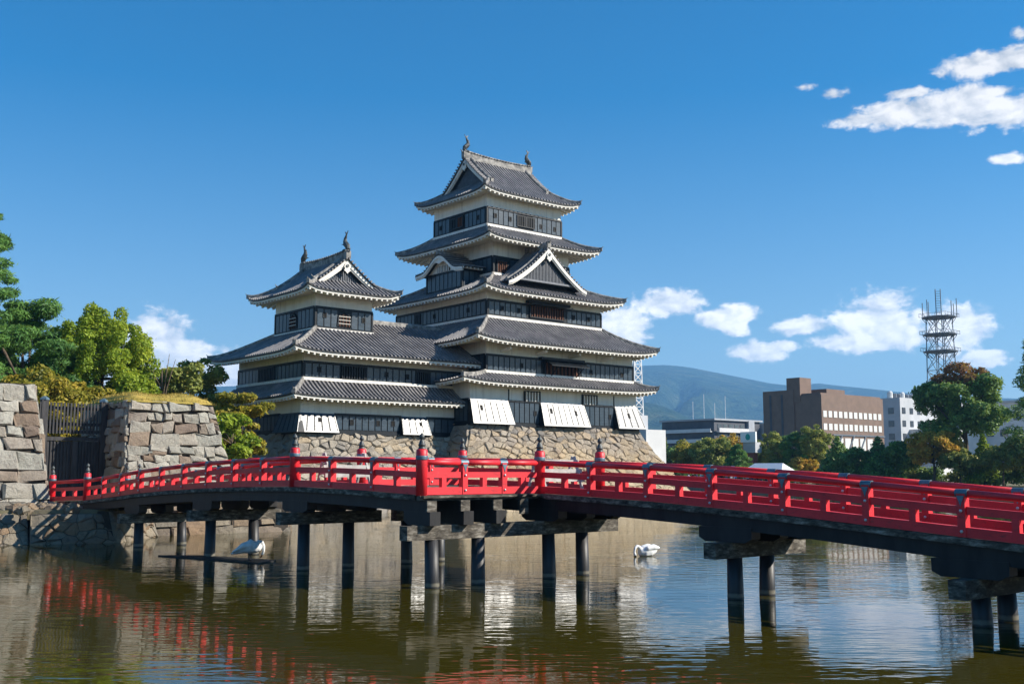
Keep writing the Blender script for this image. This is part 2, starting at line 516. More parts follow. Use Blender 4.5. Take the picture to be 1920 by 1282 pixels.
class MB:
    def __init__(self):
        self.v = []
        self.f = []
        self.mi = []

    def quad_grid(self, P, mi=0, flip=False):
        nu, nv = len(P), len(P[0])
        b = len(self.v)
        for row in P:
            self.v.extend(row)
        for i in range(nu - 1):
            for j in range(nv - 1):
                q = (b + i * nv + j, b + (i + 1) * nv + j, b + (i + 1) * nv + j + 1, b + i * nv + j + 1)
                self.f.append(q[::-1] if flip else q)
                self.mi.append(mi)

    def box(self, x0, y0, z0, x1, y1, z1, mi=0):
        self.hexa([(x0, y0, z0), (x1, y0, z0), (x1, y1, z0), (x0, y1, z0), (x0, y0, z1), (x1, y0, z1), (x1, y1, z1), (x0, y1, z1)], mi)

    def hexa(self, c, mi=0):
        b = len(self.v)
        self.v.extend(c)
        for q in ((3, 2, 1, 0), (4, 5, 6, 7), (0, 1, 5, 4), (1, 2, 6, 5), (2, 3, 7, 6), (3, 0, 4, 7)):
            self.f.append(tuple(b + i for i in q))
            self.mi.append(mi)

    def beam(self, p, q, w, h, mi=0, up=(0, 0, 1)):
        """rectangular bar between two points, w across, h along up"""
        p, q = Vector(p), Vector(q)
        d = (q - p).normalized()
        u = Vector(up)
        s = d.cross(u)
        if s.length < 1e-4:
            s = d.cross(Vector((1, 0, 0)))
        s.normalize()
        u = s.cross(d).normalized()
        a, b2 = s * (w / 2), u * (h / 2)
        self.hexa([tuple(x) for x in (p - a - b2, q - a - b2, q + a - b2, p + a - b2, p - a + b2, q - a + b2, q + a + b2, p + a + b2)], mi)

    def tube(self, pts, rad, n=8, mi=0, cap=True):
        b0 = len(self.v)
        pts = [Vector(p) for p in pts]
        rs = rad if isinstance(rad, (list, tuple)) else [rad] * len(pts)
        ref = None
        for i, p in enumerate(pts):
            d = (pts[min(i + 1, len(pts) - 1)] - pts[max(i - 1, 0)]).normalized()
            if ref is None:
                ref = Vector((1, 0, 0)) if abs(d.x) < 0.8 else Vector((0, 1, 0))
            s = d.cross(ref).normalized()
            ref = s.cross(d).normalized()
            for k in range(n):
                a = 2 * math.pi * k / n
                self.v.append(tuple(p + (ref * math.cos(a) + s * math.sin(a)) * rs[i]))
        for i in range(len(pts) - 1):
            for k in range(n):
                self.f.append((b0 + i * n + k, b0 + (i + 1) * n + k, b0 + (i + 1) * n + (k + 1) % n, b0 + i * n + (k + 1) % n))
                self.mi.append(mi)
        if cap:
            self.f.append(tuple(b0 + k for k in range(n)))
            self.f.append(tuple(b0 + (len(pts) - 1) * n + k for k in reversed(range(n))))
            self.mi += [mi, mi]

    def lathe(self, c, prof, n=14, mi=0):
        """prof: (radius, z) from bottom to top round the vertical axis through c"""
        b = len(self.v)
        for r, z in prof:
            for k in range(n):
                a = 2 * math.pi * k / n
                self.v.append((c[0] + r * math.cos(a), c[1] + r * math.sin(a), c[2] + z))
        for i in range(len(prof) - 1):
            for k in range(n):
                self.f.append((b + i * n + k, b + i * n + (k + 1) % n, b + (i + 1) * n + (k + 1) % n, b + (i + 1) * n + k))
                self.mi.append(mi)
        self.f.append(tuple(b + k for k in reversed(range(n))))
        self.f.append(tuple(b + (len(prof) - 1) * n + k for k in range(n)))
        self.mi += [mi, mi]

    def poly(self, pts, mi=0):
        b = len(self.v)
        self.v.extend(pts)
        self.f.append(tuple(range(b, b + len(pts))))
        self.mi.append(mi)

    def prism(self, pts, off, mi=0):
        """polygon extruded by the vector off"""
        b = len(self.v)
        n = len(pts)
        self.v.extend(pts)
        self.v.extend([(p[0] + off[0], p[1] + off[1], p[2] + off[2]) for p in pts])
        self.f.append(tuple(range(b, b + n)))
        self.f.append(tuple(reversed(range(b + n, b + 2 * n))))
        self.mi += [mi, mi]
        for i in range(n):
            j = (i + 1) % n
            self.f.append((b + i, b + n + i, b + n + j, b + j))
            self.mi.append(mi)

    def mesh(self, name, mats, o=(0, 0, 0), smooth=False):
        me = bpy.data.meshes.new(name)
        me.from_pydata([(p[0] - o[0], p[1] - o[1], p[2] - o[2]) for p in self.v], [], self.f)
        for m in (mats if isinstance(mats, (list, tuple)) else [mats]):
            me.materials.append(MATS[m])
        if any(self.mi):
            me.polygons.foreach_set('material_index', self.mi)
        if smooth:
            me.polygons.foreach_set('use_smooth', [True] * len(self.f))
        me.validate()
        return me

    def build(self, name, mats, parent=None, smooth=False, fix=True):
        o = org(parent) if parent is not None else Vector((0, 0, 0))
        me = self.mesh(name, mats, o, smooth)
        if fix:
            import bmesh
            bm = bmesh.new()
            bm.from_mesh(me)
            bmesh.ops.recalc_face_normals(bm, faces=bm.faces)
            bm.to_mesh(me)
            bm.free()
        return link(bpy.data.objects.new(name, me), parent)


def inst(name, me, parent, loc, scale=(1, 1, 1), rot=(0, 0, 0)):
    """object sharing mesh data, placed at a world location under an unrotated parent"""
    o = bpy.data.objects.new(name, me)
    o.location = Vector(loc) - (org(parent) if parent is not None else Vector((0, 0, 0)))
    o.scale = scale
    o.rotation_euler = rot
    return link(o, parent)


def unit_box(mat, name='box'):
    m = MB()
    m.box(-.5, -.5, -.5, .5, .5, .5)
    return m.mesh(name, mat)


# ------------------------------------------------------------------ ground, water, hills
def poly_fill(loops, z):
    import bmesh
    bm = bmesh.new()
    edges = []
    for lp in loops:
        vs_ = [bm.verts.new((x, y, z)) for x, y in lp]
        for i in range(len(vs_)):
            edges.append(bm.edges.new((vs_[i], vs_[(i + 1) % len(vs_)])))
    bmesh.ops.triangle_fill(bm, edges=edges, use_beauty=True)
    for f in bm.faces:
        if f.normal.z < 0:
            f.normal_flip()
    return bm


MOAT = [(-90, 1), (140, 1), (140, 140), (84, 140), (84, 73), (78, 70.5), (56, 71), (55, 73), (41, 73), (41, 110), (27.5, 110), (27.5, 53.0), (-90, 53.0)]
GZ = 1.15
bm = poly_fill([MOAT, [(-8400, -1400), (8400, -1400), (8400, 8400), (-8400, 8400)]], GZ)
me = bpy.data.meshes.new('ground')
bm.to_mesh(me)
bm.free()
me.materials.append(MATS['earth'])
tag(link(bpy.data.objects.new('ground', me)), kind='structure')
mb = MB()
for i in range(len(MOAT)):           # earth face of the banks down to the bed
    a, b = MOAT[i], MOAT[(i + 1) % len(MOAT)]
    mb.poly([(a[0], a[1], GZ), (b[0], b[1], GZ), (b[0], b[1], -1.6), (a[0], a[1], -1.6)])
tag(mb.build('moat_bank', 'joint_dark', fix=False), kind='structure')
mb = MB()
mb.poly([(-92, -1, 0), (142, -1, 0), (142, 142, 0), (-92, 142, 0)])
tag(mb.build('water', 'moat_water'), kind='structure')
mb = MB()
mb.poly([(-92, -1, -1.6), (142, -1, -1.6), (142, 142, -1.6), (-92, 142, -1.6)])
tag(mb.build('moat_bed', 'joint_dark'), kind='structure')

# ------------------------------------------------------------------ castle: roofs
TILE = 0.36


def prof(t):
    return 0.74 * t + 0.26 * t * t


SIDE = {  # local (a along the eave, d inward) -> world, for a rectangle's four sides
    'S': lambda rc, a, d: (a, rc[1] + d),
    'N': lambda rc, a, d: (a, rc[3] - d),
    'W': lambda rc, a, d: (rc[0] + d, a),
    'E': lambda rc, a, d: (rc[2] - d, a),
}


def along(side):
    return (1.0, 0.0) if side in 'SN' else (0.0, 1.0)


def rib(mb, pts, ax, r=0.095):
    """half-round cover tiles running down the slope through pts"""
    sec = ((-r, 0.0), (-r * 0.7, r * 1.1), (r * 0.7, r * 1.1), (r, 0.0))
    rows = [[(p[0] + ax[0] * s, p[1] + ax[1] * s, p[2] + h) for s, h in sec] for p in pts]
    mb.quad_grid(rows)
    mb.poly(rows[0][::-1])


def under_eave(side, rc, a0, a1, zf, wall, fasc, raft, soff, step=0.50):
    """eave edge below the tiles: white eave board, soffit, and rafters back to the wall below"""
    ax = along(side)
    f = SIDE[side]
    n = max(4, int((a1 - a0) / 0.8))
    A = [a0 + (a1 - a0) * i / n for i in range(n + 1)]
    def P(a, d, dz):
        x, y = f(rc, a, d)
        return (x, y, zf(a) + dz)
    # tile edge, then the white board
    fasc.quad_grid([[P(a, 0.0, 0.0) for a in A], [P(a, 0.0, -0.10) for a in A], [P(a, 0.07, -0.10) for a in A]], 1)
    fasc.quad_grid([[P(a, 0.07, -0.10) for a in A], [P(a, 0.07, -0.24) for a in A], [P(a, 0.15, -0.24) for a in A]], 0)
    soff.quad_grid([[P(min(max(a, a0 + 0.15), a1 - 0.15), 0.15, -0.24) for a in A],
                    [P(min(max(a, a0 + wall * 0.98), a1 - wall * 0.98), wall, -0.24 + 0.17 * wall) for a in A]], 0)
    k = int((a1 - a0 - 0.3) / step)
    for i in range(k + 1):
        a = a0 + (a1 - a0) * (i + 0.5) / (k + 1)
        edge = min(a - a0, a1 - a)
        L = min(wall, max(0.35, edge))
        p = P(a, 0.10, -0.31)
        q = P(a, L, -0.31 + 0.17 * L)
        raft.beam(p, q, 0.15, 0.15)


def hip_ridge(mb, pts, w=0.26, h=0.30):
    if isinstance(mb, list):          # each ridge is a piece of its own
        mb.append(MB())
        mb = mb[-1]
    rows = []
    for i, p in enumerate(pts):
        d = Vector(pts[min(i + 1, len(pts) - 1)]) - Vector(pts[max(0, i - 1)])
        s = Vector((-d.y, d.x, 0)).normalized() * (w / 2)
        p = Vector(p)
        rows.append([tuple(p - s - Vector((0, 0, .08))), tuple(p - s * 0.9 + Vector((0, 0, h * 0.7))), tuple(p - s * 0.35 + Vector((0, 0, h))),
                     tuple(p + s * 0.35 + Vector((0, 0, h))), tuple(p + s * 0.9 + Vector((0, 0, h * 0.7))), tuple(p + s - Vector((0, 0, .08)))])
    mb.quad_grid(rows)
    mb.poly(rows[0])
    mb.poly(rows[-1][::-1])


def ridge_end(mb, p, d, s=1.0):
    """demon-face end tile with an upturned tip"""
    if isinstance(mb, list):
        mb = mb[-1]
    d = Vector(d).normalized()
    p = Vector(p)
    mb.beam(p + Vector((0, 0, 0.2 * s)) - d * 0.08, p + Vector((0, 0, 0.2 * s)) + d * 0.12, 0.42 * s, 0.55 * s)
    mb.tube([p + Vector((0, 0, .35 * s)) + d * .05, p + Vector((0, 0, .46 * s)) + d * .2 * s, p + Vector((0, 0, .66 * s)) + d * .36 * s], [.08 * s, .065 * s, .03 * s], 6)


def skirt_roof(parent, inner, zi, outer, ze, lift, walls, sides='SWNE', strip=True, name='roof'):
    """pent roof round a storey: inner/outer rectangles (x0,y0,x1,y1); walls = distance eave to the wall below, per side"""
    surf, ribs, fasc, raft, soff, hips = MB(), MB(), MB(), MB(), MB(), []

    def zfun(side, a, d):
        i0, i1 = (0, 2) if side in 'SN' else (1, 3)
        D = {'S': inner[1] - outer[1], 'N': outer[3] - inner[3], 'W': inner[0] - outer[0], 'E': outer[2] - inner[2]}[side]
        t = min(max(d / D, 0), 1)
        mid, half = (outer[i0] + outer[i1]) / 2, (outer[i1] - outer[i0]) / 2
        e = min(1.0, abs((a - mid) / half))
        return ze + (zi - ze) * prof(t) + lift * (1 - t) ** 2 * e ** 6
    for side in sides:
        i0, i1 = (0, 2) if side in 'SN' else (1, 3)
        a0, a1, b0, b1 = outer[i0], outer[i1], inner[i0], inner[i1]
        D = {'S': inner[1] - outer[1], 'N': outer[3] - inner[3], 'W': inner[0] - outer[0], 'E': outer[2] - inner[2]}[side]
        f = SIDE[side]
        na, nt = max(6, int((a1 - a0) / 0.7)), 7
        rows = []
        for j in range(nt):
            t = j / (nt - 1)
            row = []
            for i in range(na + 1):
                s = i / na
                a = (a0 + (b0 - a0) * t) * (1 - s) + (a1 + (b1 - a1) * t) * s
                x, y = f(outer, a, D * t)
                row.append((x, y, zfun(side, a, D * t)))
            rows.append(row)
        surf.quad_grid(rows)
        k = int((a1 - a0) / TILE)
        for i in range(k):
            a = a0 + (a1 - a0) * (i + 0.5) / k
            tm = 1.0
            if a < b0:
                tm = (a - a0) / (b0 - a0)
            elif a > b1:
                tm = (a1 - a) / (a1 - b1)
            if tm < 0.06:
                continue
            m = 7 if tm > 0.5 else 4
            pts = []
            for j in range(m):
                d = -0.05 + (D * tm + 0.05) * j / (m - 1)
                x, y = f(outer, a, d)
                pts.append((x, y, zfun(side, a, d) + 0.005))
            rib(ribs, pts, along(side))
        under_eave(side, outer, a0, a1, lambda a: zfun(side, a, 0), walls[side], fasc, raft, soff)
    cs = {'SW': (0, 1), 'SE': (2, 1), 'NW': (0, 3), 'NE': (2, 3)}
    for key, (ix, iy) in cs.items():
        if key[0] not in sides or key[1] not in sides:
            continue
        pts = []
        for j in range(9):
            t = 1 - j / 8
            x = outer[ix] + (inner[ix] - outer[ix]) * t
            y = outer[iy] + (inner[iy] - outer[iy]) * t
            pts.append((x, y, ze + (zi - ze) * prof(t) + lift * (1 - t) ** 2))
        hip_ridge(hips, pts)
        d = Vector(pts[-1]) - Vector(pts[-2])
        ridge_end(hips, pts[-1], (d.x, d.y, 0), 0.62)
    if strip:
        x0, y0, x1, y1 = inner
        for sd in sides:
            bx = {'S': (x0 - .1, y0 - .16, x1 + .1, y0 + .02), 'N': (x0 - .1, y1 - .02, x1 + .1, y1 + .16), 'W': (x0 - .16, y0 - .09, x0 + .02, y1 + .09), 'E': (x1 - .02, y0 - .09, x1 + .16, y1 + .09)}[sd]
            fasc.box(bx[0], bx[1], zi - 0.02, bx[2], bx[3], zi + 0.2, 0)
    return roof_parts(parent, name, surf, ribs, fasc, raft, soff, hips)


def roof_parts(parent, name, surf, ribs, fasc, raft, soff, hips):
    rf = surf.build(name, 'roof_tile_shaded', parent, fix=False)
    tag(ribs.build('tile_rows', 'rib_tile_lit', rf, fix=False), kind='stuff')
    fasc.build('eave_board', ['plaster', 'roof_tile_shaded'], rf, fix=False)
    tag(raft.build('rafters', 'plaster', rf), kind='stuff')
    soff.build('soffit', 'plaster', rf, fix=False)
    for h in hips:
        h.build('hip_ridge', 'ridge_tile', rf)
    return rf


def shachi(parent, base, d, h=1.25):
    """tiger-fish finial: body rising from the ridge, tail curled up, fins"""
    base, d = Vector(base), Vector(d).normalized()
    mb = MB()
    up = Vector((0, 0, 1))
    sp = [(0.34, 0.0), (0.22, 0.22), (0.0, 0.38), (-0.14, 0.55), (-0.12, 0.75), (0.02, 0.92), (0.10, 1.05)]
    mb.tube([base + d * (a * h * 0.8) + up * (b * h) for a, b in sp], [x * h * 1.12 for x in (0.10, 0.17, 0.17, 0.13, 0.09, 0.06, 0.03)], 8)
    s = Vector((-d.y, d.x, 0))
    for a, b, c in (((0.06, 0.9), (-0.16, 1.22), (0.06, 1.12)), ((0.06, 0.9), (0.30, 1.24), (0.12, 1.08)), ((-0.12, 0.45), (-0.34, 0.62), (-0.16, 0.68)), ((-0.16, 0.62), (-0.32, 0.82), (-0.12, 0.80))):
        pts = [tuple(base + d * (q[0] * h * 0.8) + up * (q[1] * h) - s * 0.03) for q in (a, b, c)]
        mb.prism(pts, tuple(s * 0.06))
    for sg in (-1, 1):
        pts = [tuple(base + d * (q[0] * h * .8) + up * (q[1] * h) + s * sg * q[2] * h) for q in ((0.12, 0.22, 0.13), (0.02, 0.36, 0.14), (-0.16, 0.34, 0.30))]
        mb.prism(pts, tuple(d * 0.05))
    mb.lathe(tuple(base - up * 0.12), [(0.26 * h, 0), (0.22 * h, 0.12), (0.18 * h, 0.16)], 8)
    return mb.build('fish_finial', 'bronze_dark', parent)


def hip_gable_roof(parent, c, hp, hq, gp, ze, zr, lift, axis, wall, wallp, lattice):
    """hip-and-gable roof; ridge along axis; hp/hq half sizes along/across the ridge; gp gable plane"""
    surf, ribs, fasc, raft, soff, hips = MB(), MB(), MB(), MB(), MB(), []

    def W(p, q, z):
        return (c[0] + p, c[1] + q, z) if axis == 'x' else (c[0] + q, c[1] + p, z)
    dg = hp - gp
    rise = zr - ze

    def g(d):
        return ze + rise * prof(d / hq)

    def zl(p, q, d):
        ep, eq = min(1, abs(p) / hp), min(1, abs(q) / hq)
        t = min(1, d / (dg * 1.6))
        return g(d) + lift * (1 - t) ** 2 * min(ep, eq) ** 6 * (1 if max(ep, eq) > 0 else 0)
    axp = (1, 0) if axis == 'x' else (0, 1)
    axq = (axp[1], axp[0])
    go = gp + 0.38
    # main slopes
    for sq in (-1, 1):
        ds = [dg * j / 4 for j in range(5)] + [dg + (hq - dg) * j / 6 for j in range(1, 7)]
        n = 28
        rows = []
        for d in ds[:5]:
            pl = hp - d
            rows.append([W(pl * (2 * i / n - 1), sq * (hq - d), zl(pl * (2 * i / n - 1), hq - d, d)) for i in range(n + 1)])
        surf.quad_grid(rows, flip=sq < 0)
        rows = []
        for d in [dg * 0.9] + ds[4:]:
            rows.append([W(go * (2 * i / n - 1), sq * (hq - d), g(d) + 0.002) for i in range(n + 1)])
        surf.quad_grid(rows, flip=sq < 0)
        k = int(2 * hp / TILE)
        for i in range(k):
            p = -hp + 2 * hp * (i + .5) / k
            dm = hq - 0.1 if abs(p) < go - 0.05 else hp - abs(p)
            if dm < 0.12:
                continue
            m = 10 if dm > dg else 4
            pts = []
            for j in range(m):
                d = -0.05 + (dm + 0.05) * j / (m - 1)
                pts.append(W(p, sq * (hq - d), (zl(p, hq - d, max(d, 0)) if d < dg else g(d)) + 0.005))
            rib(ribs, pts, axp)
        # verge tiles standing along the gable edge
        for sp in (-1, 1):
            m = int((hq - dg) * 1.25 / 0.30)
            for j in range(m):
                d = dg + (hq - dg) * (j + 0.5) / m
                a = W(sp * (go - 0.42), sq * (hq - d), g(d) + 0.08)
                b = W(sp * (go + 0.10), sq * (hq - d), g(d) + 0.08)
                ribs.tube([a, b], 0.09, 6)
            pts = [W(sp * (gp - 0.35), sq * (hq - d), g(d) + 0.02) for d in [hq - 0.15 - (hq - dg - 0.1) * j / 8 for j in range(9)]]
            hip_ridge(hips, pts, 0.30, 0.34)
            ridge_end(hips, pts[-1], tuple(Vector(W(0, sq, 0)) - Vector(W(0, 0, 0))), 0.7)
            # hip from the gable foot to the corner
            pts = []
            for j in range(7):
                d = (dg + 0.05) * (1 - j / 6)
                pts.append(W(sp * (hp - d), sq * (hq - d), zl(hp - d, hq - d, d) + (lift * (1 - min(1, d / (dg * 1.6))) ** 2 if False else 0)))
            hip_ridge(hips, pts)
            dd = Vector(pts[-1]) - Vector(pts[-2])
            ridge_end(hips, pts[-1], (dd.x, dd.y, 0), 0.62)
    # side slopes below the gables
    for sp in (-1, 1):
        rows = []
        n = 20
        for j in range(5):
            d = dg * 1.12 * j / 4
            ql = hq - d
            rows.append([W(sp * (hp - d), ql * (2 * i / n - 1), zl(hp - d, ql * (2 * i / n - 1), d)) for i in range(n + 1)])
        surf.quad_grid(rows)
        k = int(2 * hq / TILE)
        for i in range(k):
            q = -hq + 2 * hq * (i + .5) / k
            dm = min(dg * 1.12, hq - abs(q))
            if dm < 0.12:
                continue
            pts = []
            for j in range(5):
                d = -0.05 + (dm + 0.05) * j / 4
                pts.append(W(sp * (hp - d), q, zl(hp - d, q, max(d, 0)) + 0.005))
            rib(ribs, pts, axq)
    rc = (c[0] - (hp if axis == 'x' else hq), c[1] - (hq if axis == 'x' else hp), c[0] + (hp if axis == 'x' else hq), c[1] + (hq if axis == 'x' else hp))
    for side in 'SWNE':
        i0, i1 = (0, 2) if side in 'SN' else (1, 3)
        mid, half = (rc[i0] + rc[i1]) / 2, (rc[i1] - rc[i0]) / 2
        onp = (side in 'SN') == (axis == 'y')
        under_eave(side, rc, rc[i0], rc[i1], lambda a: ze + lift * min(1, abs((a - mid) / half)) ** 6, wallp if onp else wall, fasc, raft, soff)
    # main ridge
    n = 10
    rows = []
    for i in range(n + 1):
        p = -(go - 0.05) + 2 * (go - 0.05) * i / n
        sag = 0.16 * abs(2 * i / n - 1) ** 2
        z0 = zr - 0.15
        rows.append([W(p, q, z0 + h + (sag if h > 0 else 0)) for q, h in ((-.24, 0), (-.2, .55), (-.26, .58), (-.12, .74), (.12, .74), (.26, .58), (.2, .55), (.24, 0))])
    rg = MB()
    rg.quad_grid(rows)
    rg.poly(rows[0])
    rg.poly(rows[-1][::-1])
    for sp in (-1, 1):
        ridge_end(rg, W(sp * go, 0, zr + 0.1), tuple(Vector(W(sp, 0, 0)) - Vector(W(0, 0, 0))), 1.0)
        for j in range(int(go / 0.35)):
            p = sp * (j + 0.5) * 0.35
            rg.tube([W(p, -0.3, zr + .47 + .16 * (p / go) ** 2), W(p, .3, zr + .47 + .16 * (p / go) ** 2)], 0.07, 6)
    rf = roof_parts(parent, 'roof', surf, ribs, fasc, raft, soff, hips)
    rg.build('main_ridge', 'ridge_tile', rf)
    # gables
    for sp in (-1, 1):
        gable(rf, lambda q, z, off: W(sp * (gp - 0.25 + off), q, z), hq, dg, lambda q: g(hq - abs(q)), g(dg * 1.05), lattice and True, sp)
        shachi(rf, W(sp * (go - 0.35), 0, zr + 0.72), tuple(Vector(W(sp, 0, 0)) - Vector(W(0, 0, 0))))
    return rf


def gable(parent, G, hq, dg, zc, zb, lattice, sp):
    """gable wall with white verge boards; G(q, z, outward) -> world; zc(q) roof curve"""
    w = hq - dg
    m = 9
    qs = [-w + 2 * w * i / (2 * m) for i in range(2 * m + 1)]
    wall = MB()
    top = [G(q, zc(q) - 0.12, 0.0) for q in qs]
    pts = [G(-w, zb - 0.25, 0.0)] + top + [G(w, zb - 0.25, 0.0)]
    for i in range(len(qs) - 1):
        wall.poly([G(qs[i], zb - 0.25, 0), G(qs[i + 1], zb - 0.25, 0), top[i + 1], top[i]])
    ga = wall.build('gable_wall', 'black_lacquer', parent, fix=False)
    brd = MB()
    for lo, hi, o0, o1 in ((-0.46, -0.08, 0.40, 0.50), (-0.62, -0.42, 0.32, 0.42)):
        for s in (-1, 1):
            rows = []
            for i in range(m + 1):
                q = s * w * 1.04 * (1 - i / m)
                z = zc(min(abs(q), w * 1.04))
                k = 1.0 - 0.25 * (1 - i / m)
                rows.append([G(q, z + hi, o0), G(q, z + hi, o1), G(q, z + lo * k, o1), G(q, z + lo * k, o0), G(q, z + hi, o0)])
            brd.quad_grid(rows)
            brd.poly(rows[0][:4])
    brd.build('verge_board', 'plaster', ga)
    # pendant under the peak
    pz = zc(0) - 0.62
    pd = MB()
    shape = [(0, .28), (.2, .16), (.34, -.1), (.24, -.26), (.34, -.44), (.16, -.52), (0, -.7), (-.16, -.52), (-.34, -.44), (-.24, -.26), (-.34, -.1), (-.2, .16)]
    pd.prism([G(q * .9, pz + z * .95, 0.52) for q, z in shape], tuple(Vector(G(0, 0, 0.6)) - Vector(G(0, 0, 0.52))))
    pd.build('pendant', 'plaster', ga)
    bs = MB()
    bs.tube([G(0, pz - .02, 0.58), G(0, pz - .02, 0.68)], 0.13, 10)
    bs.build('boss', 'bronze_dark', ga)
    if lattice:
        us = unit_box('grey_slat', 'slat')
        n = int(2 * w * 0.72 / 0.17)
        for i in range(n):
            q = -w * 0.72 + 2 * w * 0.72 * (i + .5) / n
            z1 = zc(q) - 0.8
            z0 = zb - 0.1
            if z1 - z0 > 0.12:
                a = Vector(G(q, (z0 + z1) / 2, 0.07))
                inst('slat', us, ga, a, (0.07, 0.07, z1 - z0))
        sill = MB()
        a, b = G(-w * .78, zb - 0.12, 0.1), G(w * .78, zb - 0.12, 0.1)
        sill.beam(a, b, 0.26, 0.16)
        sill.build('sill', 'grey_slat', ga)


# ------------------------------------------------------------------ castle: walls
U_PANEL = unit_box('black_lacquer', 'panel')
U_SLAT = unit_box('dark_beam', 'slat')
U_RSLAT = unit_box('red_brown_wood', 'slat')
U_PSLAT = unit_box('plaster', 'slat')


def facept(side, pos_, a, out, z):
    """point on a wall face: side S (y=pos, facing -y), W (x=pos, facing -x), E"""
    if side == 'S':
        return (a, pos_ - out, z)
    if side == 'W':
        return (pos_ - out, a, z)
    if side == 'E':
        return (pos_ + out, a, z)
    return (a, pos_ + out, z)


def facebox(mb, side, pos_, a0, a1, z0, z1, o0, o1, mi=0):
    p, q = facept(side, pos_, a0, o0, z0), facept(side, pos_, a1, o1, z1)
    mb.box(min(p[0], q[0]), min(p[1], q[1]), min(p[2], q[2]), max(p[0], q[0]), max(p[1], q[1]), max(p[2], q[2]), mi)


def faceinst(name, me, parent, side, pos_, a, o, z, wa, wo, wz):
    return inst(name, me, parent, facept(side, pos_, a, o, z), (wa, wo, wz) if side in 'SN' else (wo, wa, wz))


def loophole(parent, side, pos_, a, z, w=0.24, h=0.34, out=0.09):
    mb = MB()
    facebox(mb, side, pos_, a - w / 2, a + w / 2, z - h / 2, z + h / 2, 0.03, out, 1)
    t = 0.05
    for (x0, x1, z0, z1) in ((-w / 2 - t, w / 2 + t, h / 2, h / 2 + t), (-w / 2 - t, w / 2 + t, -h / 2 - t, -h / 2), (-w / 2 - t, -w / 2, -h / 2, h / 2), (w / 2, w / 2 + t, -h / 2, h / 2)):
        facebox(mb, side, pos_, a + x0, a + x1, z + z0, z + z1, 0.03, out + 0.03, 0)
    return mb.build('loophole', ['dark_beam', 'window_dark'], parent)


def lattice_window(parent, side, pos_, a0, a1, z0, z1, kind='dark', n=None):
    mb = MB()
    facebox(mb, side, pos_, a0, a1, z0, z1, 0.0, 0.06, 1)
    t = 0.09
    for q in ((a0 - t, a1 + t, z1, z1 + t), (a0 - t, a1 + t, z0 - t, z0), (a0 - t, a0, z0, z1), (a1, a1 + t, z0, z1)):
        facebox(mb, side, pos_, *q, 0.0, 0.16, 0)
    w = mb.build('window', ['dark_beam', 'window_dark'], parent)
    n = n or max(3, int((a1 - a0) / 0.22))
    me = {'dark': U_SLAT, 'red': U_RSLAT, 'white': U_PSLAT}[kind]
    for i in range(n):
        a = a0 + (a1 - a0) * (i + .5) / n
        faceinst('slat', me, w, side, pos_, a, 0.11, (z0 + z1) / 2, (a1 - a0) / n * 0.42, 0.09, z1 - z0)
    return w


def cladding(parent, side, pos_, a0, a1, z0, z1, skip=(), pitch=0.6, holes=(), zfun=None):
    """black lacquered boarding: backing with rails, separate panels between recessed joints"""
    mb = MB()
    facebox(mb, side, pos_, a0, a1, z0, z1, 0.0, 0.03)
    facebox(mb, side, pos_, a0 - .02, a1 + .02, z1 - 0.02, z1 + 0.14, 0.0, 0.13)
    facebox(mb, side, pos_, a0, a1, z0 - 0.02, z0 + 0.12, 0.0, 0.10)
    for a in (a0, a1):
        facebox(mb, side, pos_, a - 0.08, a + 0.08, z0, z1, 0.0, 0.11)
    c = mb.build('cladding', 'dark_beam', parent)
    n = max(1, round((a1 - a0 - .2) / pitch))
    w = (a1 - a0 - .2) / n
    for i in range(n):
        a = a0 + .1 + w * (i + .5)
        if any(s0 < a < s1 for s0, s1 in skip):
            continue
        faceinst('panel', U_PANEL, c, side, pos_, a, 0.045, (z0 + z1) / 2 + 0.05, w - 0.105, 0.06, z1 - z0 - 0.22)
    for a, z in holes:
        loophole(c, side, pos_, a, z)
    return c


def wall_block(parent, x0, y0, x1, y1, z0, z1, name='plaster_wall'):
    mb = MB()
    mb.box(x0, y0, z0, x1, y1, z1)
    return mb.build(name, 'plaster', parent)


